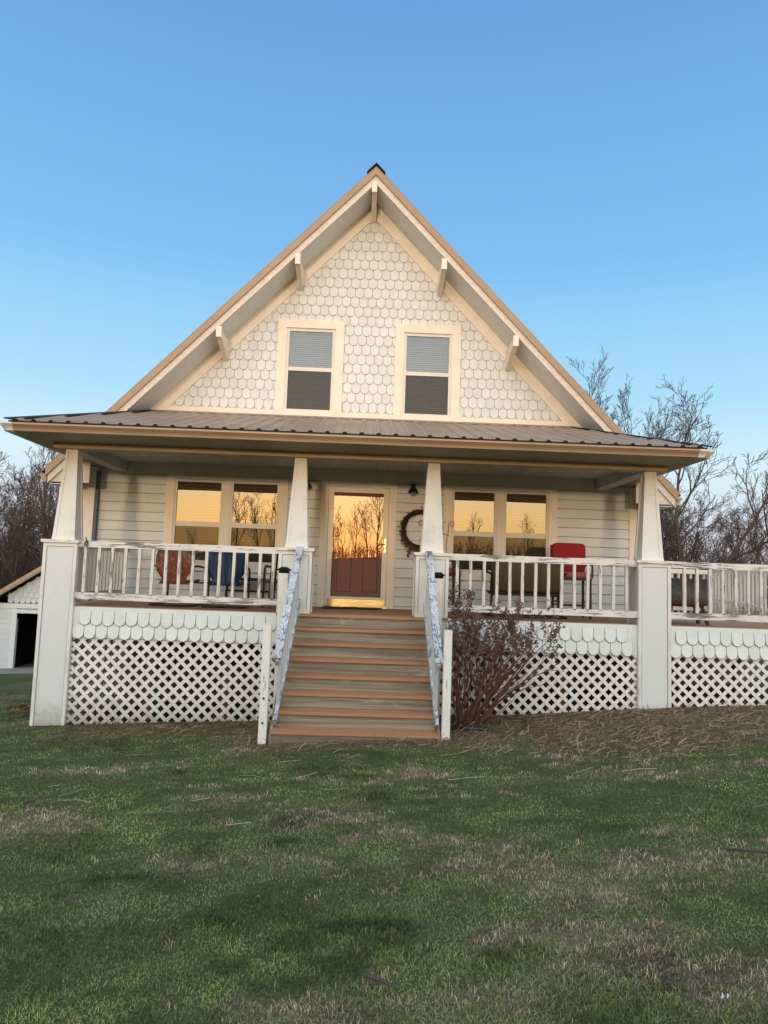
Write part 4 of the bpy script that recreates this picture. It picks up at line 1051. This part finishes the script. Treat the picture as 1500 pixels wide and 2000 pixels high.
# ------------------------------------------------------------------ shrub by the stairs
def shrub():
    bx, by = 1.50, -.62; bz = float(G(bx, by)); t = thing('dormant_shrub', 'bare reddish brown shrub with dried flower heads beside the stairs', 'shrub', (bx, by, bz-.02))
    rr = random.Random(12); st = MB(); fl = MB()
    def head(p, s=1):
        for k in range(int(19*s)):
            q = p + Vector((rr.gauss(0,.022), rr.gauss(0,.022), rr.gauss(.03,.042))); r = rr.uniform(.010,.026)
            a = Vector((rr.uniform(-1,1), rr.uniform(-1,1), rr.uniform(-1,1))).normalized(); b = a.orthogonal().normalized()
            fl.add([q+a*r, q+b*r*.8, q-a*r, q-b*r*.8], [(0,1,2,3)])
    def grow(p, d, L_, r, lev):
        n = 5; pts = [p]; q = p.copy(); dd = d.copy(); rad = [r]
        for i in range(n):
            dd = (dd + Vector((rr.gauss(0,.17), rr.gauss(0,.15), rr.gauss(.05,.12)))).normalized()
            if q.x < -.26: dd.x = abs(dd.x)
            q = q + dd*L_/n; pts.append(q.copy()); rad.append(r*(1-.55*(i+1)/n))
        st.tube(pts, rad, 5 if lev < 2 else 3, cap=False)
        if lev < (3 if rr.random() < .55 else 2):
            for k in range((3, 2, 2)[lev]):
                i = rr.randint(2, n); a = pts[i]; dv = (pts[i]-pts[i-1]).normalized()
                e = (dv + Vector((rr.gauss(0,.55), rr.gauss(0,.5), rr.gauss(.15,.3)))).normalized(); grow(a, e, L_*rr.uniform(.4,.62), rad[i]*.75, lev+1)
        if lev >= 1 and q.z > 1.0 and rr.random() < .95: head(q, rr.uniform(.7,1.5))
        elif lev >= 2 and q.z > .9 and rr.random() < .6: head(q, .7)
    for k in range(26):
        a = rr.uniform(0, 6.28); s = rr.uniform(.1, .62); c_ = math.cos(a); tilt = Vector((c_*s*(1.75 if c_ > 0 else .62)+.22, math.sin(a)*s*.5, 1)).normalized()
        h = rr.uniform(.70, 1.12)
        grow(Vector((math.cos(a)*.13+rr.gauss(0,.05), math.sin(a)*.08, 0)), tilt, h, rr.uniform(.011, .022), 0)
    for k in range(14):   # low outer shoots
        a = rr.uniform(0, 6.28); grow(Vector((math.cos(a)*.2, math.sin(a)*.12, 0)), Vector((math.cos(a)*(.9 if math.cos(a) > 0 else .4)+.1, math.sin(a)*.5, .9)).normalized(), rr.uniform(.4,.7), .008, 1)
    for k in range(2):
        grow(Vector((.1, 0, .02)), Vector((.62+.1*k, -.06, .78)).normalized(), 1.12, .02, 0)
    st.build('stems', m_shrub, t); fl.build('flower_heads', m_flower, t)
    # dead leaves caught round the foot
shrub()
o = MB().tube([(1.2,-1.0,float(G(1.2,-1.0))+.02),(1.35,-1.12,float(G(1.35,-1.12))+.04),(1.6,-1.18,float(G(1.6,-1.18))+.03),(1.72,-1.12,float(G(1.72,-1.12))+.0)], .028, 7).build('bed_edging', m_blackm)
tag(o, 'short strip of black plastic bed edging at the foot of the shrub', 'edging')

# ------------------------------------------------------------------ bits on the lawn
def on(pts, r, name, mat, label, cat):
    o = MB().tube([(x, y, float(G(x, y))+h) for x, y, h in pts], r, 6).build(name, mat); return tag(o, label, cat)
on([(-2.60,-4.24,.035),(-2.5,-4.16,.06),(-2.39,-4.08,.05)], [.012,.010,.005], 'fallen_stick', m_bark, 'dark crooked stick lying on the left side of the lawn', 'stick')
on([(.10,-7.08,.045),(.16,-7.13,.05),(.235,-7.17,.035)], [.011,.009,.005], 'fallen_stick', m_bark, 'short dark stick on the near lawn, below the stairs', 'stick')
on([(2.30,-5.72,.04),(2.42,-5.82,.055),(2.75,-5.95,.04)], [.010,.010,.008], 'fallen_stick', m_bark, 'long dark stick at the right edge of the near lawn', 'stick')
mb = MB()
for k in range(5):
    x, y = 1.458+random.uniform(-.012,.012), -7.347+random.uniform(-.012,.012); z = float(G(x,y))+.045; s = random.uniform(.004,.008)
    mb.add([(x-s,y,z),(x,y-s,z+.012),(x+s,y,z+.004),(x,y+s,z+.018)], [(0,1,2,3)])
tag(mb.build('paper_scrap', m_white), 'tiny white paper scrap on the near right lawn', 'litter')
mb = MB(); rr = random.Random(8)
for k in range(26):
    x, y = -5.43+rr.gauss(0,.12), 1.8+rr.gauss(0,.18); z = float(G(x,y))+.03; s = rr.uniform(.04,.09); a = rr.uniform(0,6.28)
    mb.add([(x-s*math.cos(a),y-s*math.sin(a),z),(x,y,z+.05),(x+s*math.cos(a),y+s*math.sin(a),z+.02),(x-.02,y+.03,z+.01)], [(0,1,2,3)])
tag(mb.build('fallen_leaves', plain('orange brown leaf', (.30,.13,.05), (.2,.09,.04), 10)), 'orange brown heap of fallen leaves on the grass left of the pillar', 'leaves', kind='stuff')

# ------------------------------------------------------------------ garage
def garage():
    Y0 = 14.0; gz_ = -2.95
    t = thing('garage', 'small white garage with tan roof edge and open dark doorway behind the left pillar', 'garage', (-11, 17, gz_), world=True)
    t['base'] = [-11, 17, gz_]
    def gp_(mb, n, m, **k):
        o = mb.build(n, m, None, **k); o.parent = t; o.location = -Vector((-11,17,gz_)); return o
    xl, xr, xa = -14.3, -7.5, -9.0; xa = -9.3
    slope = .652; za = 1.27; eave = lambda x: za - slope*abs(x-xa)
    w = MB(); z = gz_; h = .17
    while z < -.86:
        for a, b in cut([(xl, xr)], -11.50, -8.9):
            pass
        for a, b in (cut([(xl, xr)], -11.46, -8.8) if z < -1.05 else [(xl, xr)]):
            w.add([(a,Y0-.02,z),(b,Y0-.02,z),(b,Y0-.005,z+h),(a,Y0-.005,z+h),(a,Y0,z),(b,Y0,z)], [(0,1,2,3),(4,5,1,0)])
        z += h
    gp_(w, 'siding', m_gside)
    c = MB(); c.box(xl, -11.46, Y0, Y0+.12, gz_-.3, -.8); c.box(-8.8, xr, Y0, Y0+.12, gz_-.3, -.8); c.box(-11.46, -8.8, Y0, Y0+.12, -1.05, -.8)
    c.prism([(xl,Y0,-.8),(xr,Y0,-.8),(xr,Y0,eave(xr)-.12),(xa,Y0,za-.12),(xl,Y0,eave(xl)-.12)], (0,.12,0))
    c.box(xl, xl+.12, Y0+.12, 21, gz_-.3, -1.8); c.box(xr-.12, xr, Y0+.12, 21, gz_-.3, -.3); c.box(xl, xr, 20.88, 21, gz_-.3, -.8)
    gp_(c, 'wall', m_gside)
    gp_(scales(xl, xr, -.74, 1.0, .19, .19, Y0-.002, lambda x, z: z < eave(x)-.28), 'gable_shingles', [m_gside, m_skirt_e])
    gp_(MB().box(xl, xr, Y0-.03, Y0-.001, -.90, -.75), 'trim_band', m_white)
    gp_(MB().box(-11.60, -11.44, Y0-.035, Y0+.1, gz_, -1.0).box(-11.60, -8.7, Y0-.037, Y0+.1, -1.06, -.93), 'door_casing', m_white)
    gp_(MB().box(xl-.02, xl+.1, Y0-.033, Y0-.0, gz_, -.9), 'corner_board', m_white)
    r = MB(); f = MB(); d = MB()
    for s in (-1, 1):
        xe = xa + s*5.6
        def strip(mb, z_off, th, y0, y1):
            pts = [(xa, y0, za+z_off), (xe, y0, za-slope*5.6+z_off), (xe, y0, za-slope*5.6+z_off-th), (xa, y0, za+z_off-th)]
            mb.prism((pts if s < 0 else pts[::-1]), (0, y1-y0, 0))
        strip(r, .115, .03, Y0-.40, 21.3); strip(f, .04, .10, Y0-.36, Y0-.32); strip(d, .10, .13, Y0-.415, Y0-.365)
        strip(r, .05, .02, Y0-.32, 21.2)
    gp_(r, 'roof', m_roof); gp_(f, 'fascia', m_white); gp_(d, 'rake_trim', m_tan)
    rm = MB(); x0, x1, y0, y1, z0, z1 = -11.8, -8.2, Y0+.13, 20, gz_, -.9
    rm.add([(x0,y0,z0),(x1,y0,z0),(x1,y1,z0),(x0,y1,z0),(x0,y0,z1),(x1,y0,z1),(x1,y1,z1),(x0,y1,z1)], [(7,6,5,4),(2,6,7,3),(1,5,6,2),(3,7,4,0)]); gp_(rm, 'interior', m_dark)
    lampx = -12.02
    l = thing('flood_lamp', 'black twin flood lamp on the garage wall at the left picture edge', 'lamp', (lampx, Y0-.03, -.42))
    MB().lathe([(.05,0),(.05,.06)], (0,-.05,0), 10).build('lamp_base', m_blackm, l)
    for s in (-1, 1): MB().lathe([(.03,.0),(.085,-.10),(.07,-.10)], (s*.09,-.12,-.02), 12).build('lamp_head', m_blackm, l)
    mch = thing('covered_machine', 'dark machine with two pale upright stripes just inside the garage doorway', 'machine', (-10.9, 15.1, gz_))
    MB().lathe([(.32,.0),(.42,.25),(.40,.6),(.30,.85),(.12,.95)], (.1,.1,.06), 16).build('body', m_blackm, mch, smooth=True)
    b = MB(); b.bar((.0,-.36,.35),(.04,-.28,.85),.05,.02); b.bar((.14,-.36,.35),(.15,-.28,.85),.05,.02); b.build('stripe', plain('grey stripe', (.34,.35,.36), (.3,.3,.3)), mch)
    for s in (-1, 1): MB().lathe([(.10,-.05),(.15,-.04),(.15,.04),(.10,.05)], (s*.34,.0,.15), 12).build('wheel', m_blackm, mch)
    # concrete apron
    P = []
    ys = np.linspace(11.2, 20.5, 24); xs = np.linspace(-15.5, -7.6, 30)
    zf = lambda x, y: np.where(y > 13.5, gz_, G(x, y)+.03)
    mb = MB(); mb.grid([[(x, y, float(max(G(x,y)+.012, gz_ if y > 13.4 else -9))) for x in xs] for y in ys]); o = mb.build('driveway', m_ground_conc, smooth=True); tag(o, kind='structure')
garage()

# ------------------------------------------------------------------ trees
def grow_tree(seed, h=9, r0=.16, crook=.16, spread=.85, trop=.10, levels=4, kids=(8,6,5,4), rmin=.009, first=.25, kl=(.55,.55,.5,.5), lean=(0,0), fork=0, sides=(7,5,4,3,3)):
    rr = random.Random(seed); tr = MB(); cr = MB()
    def br(p, d, L_, r, lev):
        n = (9,6,5,4,3)[lev]; pts = [p]; rad = [r]; q = p.copy(); dd = d.copy(); up = trop*(1 if lev else 1.5)
        for i in range(n):
            c = crook*(.6 if lev == 0 else 1.15)
            dd = (dd + Vector((rr.gauss(0,c), rr.gauss(0,c), rr.gauss(up,c*.7)))).normalized(); q = q + dd*(L_/n); pts.append(q.copy())
            rad.append(max(rmin*.7, r*(1-(.72 if lev else .80)*((i+1)/n)**.9)))
        (tr if lev == 0 else cr).tube(pts, rad, sides[lev], cap=False)
        if lev >= levels: return
        for k in range(kids[lev]):
            t = first + (1-first)*(k+rr.random())/kids[lev] if lev == 0 else .22+.78*(k+rr.random())/kids[lev]
            f = min(n-1e-3, t*n); i = int(f); a = pts[i].lerp(pts[i+1], f-i); dv = (pts[i+1]-pts[i]).normalized()
            o = dv.orthogonal().normalized(); o = Matrix.Rotation(rr.uniform(0, 6.28), 3, dv) @ o
            ang = spread*rr.uniform(.55, 1.15); e = (dv*math.cos(ang) + o*math.sin(ang)).normalized()
            l = L_*kl[lev]*(1.08-.55*t if lev == 0 else 1.05-.4*t)*rr.uniform(.75, 1.2)
            br(a, e, l, max(rmin, min(rad[i]*.72, rad[i]*.45+.01)), lev+1)
    br(Vector((0,0,-.25)), Vector((lean[0],lean[1],1)).normalized(), h, r0, 0)
    return tr, cr
PROTO = {}
def proto_tree(key, mat_t, mat_c, **kw):
    tr, cr = grow_tree(**kw)
    mt = bpy.data.meshes.new('trunk'); mt.from_pydata(tr.v, [], tr.f); mt.materials.append(mat_t)
    mc = bpy.data.meshes.new('crown'); mc.from_pydata(cr.v, [], cr.f); mc.materials.append(mat_c); PROTO[key] = (mt, mc)
def place_tree(key, x, y, label, s=1.0, rz=0, group=None, dz=0, sz=None):
    t = thing('bare_tree', label, 'tree', (x, y, float(G(x, y))+dz), rz, group); t.scale = (s, s, sz or s)
    for nm, me in zip(('trunk','crown'), PROTO[key]):
        o = bpy.data.objects.new(nm, me); COL.objects.link(o); o.parent = t
    return t
# right hand trees, each shaped on its own
proto_tree('tall', m_bark, m_bark, seed=5, h=9.2, r0=.20, crook=.11, spread=.72, trop=.13, kids=(13,8,6,4), first=.26, rmin=.011, kl=(.60,.54,.5,.5))
proto_tree('crooked', m_bark, m_bark, seed=23, h=9.6, r0=.15, crook=.17, spread=.85, trop=.06, kids=(8,6,5,4), first=.40, rmin=.011, kl=(.52,.56,.5,.45))
proto_tree('leaning', m_bark, m_bark, seed=41, h=8.0, r0=.11, crook=.14, spread=.8, trop=.04, kids=(7,6,5,4), first=.45, rmin=.010, kl=(.42,.55,.5,.45), lean=(.75,-.1))
proto_tree('slender', m_bark, m_bark_l, seed=8, h=7.6, r0=.11, crook=.08, spread=.62, trop=.12, kids=(12,6,5,3), first=.25, rmin=.009, kl=(.44,.5,.5,.45))
proto_tree('bushy', m_bark, m_bark_l, seed=77, h=6.0, r0=.10, crook=.15, spread=.85, trop=.07, kids=(11,7,6,4), first=.12, rmin=.009, kl=(.6,.55,.5,.45))
proto_tree('wood_a', m_bark, m_bark_l, seed=101, h=12, r0=.20, crook=.10, spread=.75, trop=.10, kids=(12,7,6,4), first=.2, rmin=.014, kl=(.42,.5,.5,.45))
proto_tree('wood_b', m_bark, m_bark_l, seed=102, h=11, r0=.17, crook=.14, spread=.85, trop=.08, kids=(12,7,6,4), first=.15, rmin=.014, kl=(.45,.52,.5,.45))
proto_tree('wood_c', m_bark, m_bark_l, seed=103, h=10, r0=.14, crook=.12, spread=.7, trop=.10, kids=(13,7,6,4), first=.12, rmin=.014, kl=(.40,.5,.5,.45))
place_tree('tall', 9.7, 20.0, 'tallest bare tree rising over the right slope of the roof', .97, 5.2)
place_tree('tall', 11.5, 21.5, 'broad bare tree just right of the tallest one above the porch eave', .90, 3.9)
place_tree('crooked', 12.2, 16.5, 'crooked bare tree with a round crown right of the porch eave', .90, 2.2)
place_tree('leaning', 10.9, 14.5, 'bare tree leaning far to the right behind the right pillar', 1.0, .25)
place_tree('slender', 15.4, 16.0, 'slender bare tree standing upright at the right edge of the picture', .78, .6)
place_tree('slender', 17.3, 17.5, 'thin bare tree cut off by the right edge of the picture', .74, 3.1)
GR = 'bare trees of the thicket right of the house'
for k, (x, y, s) in enumerate(((9.7,17,1.0),(11.2,20,1.1),(12.6,18,.9),(13.6,21,1.05),(14.6,19,.8),(16.2,21,.95),(8.9,21,1.1),(12.0,23,1.15),(15.4,24,1.1),(18.0,22,1.0),(10.4,16,.75),(13.2,16.2,.62),(11.6,18.5,1.0),(12.3,20.5,1.1),(9.3,18.5,1.0),(10.6,22,1.2),(13.4,23,1.0))):
    place_tree('bushy', x, y, 'low bushy bare tree in the thicket right of the house', s*.82, k*1.7, GR)
place_tree('wood_a', 9.7, 21.5, 'bare tree with many fine branches close beside the roof slope', .70, 2.0)
place_tree('wood_b', 11.0, 22.5, 'dense bare tree above the right end of the porch roof', .74, 4.4)
GL = 'bare trees of the wood behind the garage'
rr = random.Random(31); k = 0
for row, (y0, n, xa, xb) in enumerate(((27, 9, -26, -11.5), (33, 10, -31, -13), (40, 11, -38, -16), (49, 11, -46, -19))):
    for i in range(n):
        x = xa + (xb-xa)*(i+rr.uniform(.1,.9))/n; y = y0 + rr.uniform(-2.5, 2.5)
        place_tree(('wood_a','wood_b','wood_c')[k % 3], x, y, 'tall bare tree in the dense wood behind the garage', rr.uniform(.62,.86), rr.uniform(0,6.28), GL); k += 1
# undergrowth that reads as one dark mass
def brush(name, x0, x1, y0, y1, n, h0, h1, mat, label, seed):
    rr = random.Random(seed); mb = MB()
    for k in range(n):
        x = rr.uniform(x0, x1); y = rr.uniform(y0, y1); z = float(G(x, y)); h = rr.uniform(h0, h1); r = rr.uniform(.008, .02)
        p = Vector((x, y, z-.1)); d = Vector((rr.gauss(0,.22), rr.gauss(0,.22), 1)).normalized(); pts = [p]
        for i in range(4):
            d = (d + Vector((rr.gauss(0,.2), rr.gauss(0,.2), .1))).normalized(); pts.append(pts[-1]+d*h/4)
        mb.tube(pts, [r*1.3, r*1.1, r, r*.8, r*.5], 3, cap=False)
        for q in range(6):
            i = rr.randint(1, 4); e = (d + Vector((rr.gauss(0,.8), rr.gauss(0,.8), rr.gauss(.1,.4)))).normalized(); l = h*rr.uniform(.15,.4)
            a = pts[i]; mb.tube([a, a+e*l*.5+Vector((0,0,rr.gauss(0,.05))), a+e*l+Vector((0,0,.1))], [r*.7, r*.5, r*.35], 3, cap=False)
    o = mb.build(name, mat); return tag(o, label, 'undergrowth', kind='stuff')
brush('undergrowth', -40, -12, 24, 52, 4200, 2.2, 6.4, m_bark, 'dark tangle of undergrowth filling the wood on the left', 1)
brush('undergrowth', 7, 44, 17, 29, 3400, 1.2, 3.8, m_bark_l, 'brown tangle of undergrowth below the trees on the right', 2)
# trees across the lawn, behind the camera: the ones mirrored in the windows and the door
proto_tree('mirror_a', m_bark_r, m_bark_r, seed=201, h=8.0, r0=.15, crook=.12, spread=.52, trop=.10, kids=(10,6,4,3), first=.16, rmin=.014, kl=(.55,.56,.52,.5))
proto_tree('mirror_b', m_bark_r, m_bark_r, seed=206, h=7.4, r0=.13, crook=.15, spread=.58, trop=.09, kids=(10,6,4,3), first=.14, rmin=.014, kl=(.58,.56,.52,.5))
GM = 'bare trees across the lawn mirrored in the glass'
for k, (x, y, s) in enumerate(((-2.9,-50,.48),(-1.9,-48,.40),(-.9,-51,.50),(.2,-49,.52),(1.2,-50,.66),(2.2,-49,.72),(3.3,-51,.60),(-5.6,-52,.42),(-8.3,-50,.62),(-9.8,-51,.70),(-11.5,-49,.64),(-13.4,-53,.44),(-16,-51,.32),(8.0,-53,.26),(10.2,-52,.40),(12.8,-52,.30),(15.4,-52,.40),(18,-53,.3))):
    place_tree(('mirror_a','mirror_b')[k % 2], x, y, 'bare tree across the lawn, seen as a reflection in the front glass', s, k*2.1, GM)
brush('undergrowth', -30, 30, -56, -44, 2200, .25, 1.5, m_bark_r, 'low brush along the far lawn edge, reflected in the front glass', 3)

# ------------------------------------------------------------------ light, sky, camera
SKY_W = .06
SUN_EL, SUN_AZ = 2.5, 184.8      # azimuth clockwise from +Y
def world():
    """physical sky plus added glow towards the sunset, graded dusk sky opposite, zenith brightened as top light"""
    w = bpy.data.worlds.new('World'); SC.world = w; w.use_nodes = True; nt = w.node_tree; nt.nodes.clear()
    sky = N(nt, 'ShaderNodeTexSky', sky_type='NISHITA'); sky.sun_disc = False; sky.sun_elevation = R(SUN_EL); sky.sun_rotation = R(SUN_AZ)
    sky.altitude = 200; sky.air_density = 1.0; sky.dust_density = 1.2; sky.ozone_density = 1.6
    tc = N(nt, 'ShaderNodeTexCoord'); sp = N(nt, 'ShaderNodeSeparateXYZ'); L(nt, tc.outputs['Generated'], sp.inputs[0])
    cr = N(nt, 'ShaderNodeValToRGB'); L(nt, sp.outputs['Z'], cr.inputs[0]); e = cr.color_ramp.elements
    stops = [(0.0,(.78,.70,.74)), (.06,(.72,.75,.82)), (.15,(.70,.90,.99)), (.24,(.43,.76,.98)), (.42,(.225,.53,.90)), (.66,(.15,.35,.715)), (.80,(.45,.60,.85)), (1.0,(.95,1.0,1.05))]  # overhead stops brightened beyond dusk to light lawn, roof and treads from above
    e[0].position, e[0].color = 0, rgba(stops[0][1]); e[1].position, e[1].color = 1, rgba(stops[-1][1])
    for p, c in stops[1:-1]: x = e.new(p); x.color = rgba(c)
    sc = N(nt, 'ShaderNodeVectorMath', operation='SCALE'); L(nt, sky.outputs[0], sc.inputs[0]); sc.inputs['Scale'].default_value = SKY_W
    mr = N(nt, 'ShaderNodeMapRange', interpolation_type='SMOOTHSTEP'); L(nt, sp.outputs['Y'], mr.inputs['Value']); mr.inputs['From Min'].default_value = -.85; mr.inputs['From Max'].default_value = .15
    gr = N(nt, 'ShaderNodeValToRGB'); L(nt, sp.outputs['Z'], gr.inputs[0]); e = gr.color_ramp.elements
    stops = [(0.0,(2.1,.95,.30)), (.04,(2.5,1.28,.42)), (.085,(2.6,1.72,.72)), (.15,(2.5,2.0,1.25)), (.26,(2.25,2.3,2.3)), (.5,(1.6,1.78,1.95)), (1.0,(1.2,1.22,1.22))]  # added glow, its upper stops kept bright to light the house front
    e[0].position, e[0].color = 0, rgba(stops[0][1]); e[1].position, e[1].color = 1, rgba(stops[-1][1])
    for p, c in stops[1:-1]: x = e.new(p); x.color = rgba(c)
    ad = N(nt, 'ShaderNodeVectorMath', operation='ADD'); L(nt, sc.outputs[0], ad.inputs[0]); L(nt, gr.outputs[0], ad.inputs[1])
    col = mix(nt, mr.outputs[0], ad.outputs[0], cr.outputs[0])
    bg = N(nt, 'ShaderNodeBackground'); bg.inputs['Strength'].default_value = 1.0
    L(nt, col, bg.inputs['Color']); o = N(nt, 'ShaderNodeOutputWorld'); L(nt, bg.outputs[0], o.inputs[0])
world()
sl = bpy.data.lights.new('sun', 'SUN'); sl.energy = 1.05; sl.angle = R(3); sl.color = (1, .74, .50)
so = bpy.data.objects.new('sun', sl); COL.objects.link(so)
az = R(SUN_AZ); el = R(SUN_EL); dirv = -Vector((math.sin(az)*math.cos(el), math.cos(az)*math.cos(el), math.sin(el)))
so.rotation_euler = dirv.to_track_quat('-Z', 'Y').to_euler(); so.location = (0,-20,20)

cam = bpy.data.cameras.new('camera'); co = bpy.data.objects.new('camera', cam); COL.objects.link(co)
cam.sensor_fit = 'HORIZONTAL'; cam.sensor_width = 36; cam.lens = 36*1385.9/1500; cam.clip_end = 2000; cam.clip_start = .05
r = Vector((.9990179,-.02769865,.03458341)); u = Vector((-.03696222,-.09055817,.99520501)); fw = Vector((.02443402,.9955059,.09149303))
M4 = Matrix(((r.x,u.x,-fw.x,.03852),(r.y,u.y,-fw.y,-10.13741),(r.z,u.z,-fw.z,.54679),(0,0,0,1)))
co.matrix_world = M4; SC.camera = co
SC.view_settings.view_transform = 'Standard'; SC.view_settings.look = 'None'; SC.view_settings.exposure = 0; SC.view_settings.gamma = 1
SC.render.engine = 'CYCLES'
try:
    SC.cycles.use_denoising = True; SC.cycles.max_bounces = 8; SC.cycles.transparent_max_bounces = 12; SC.cycles.sample_clamp_indirect = 6
except Exception: pass
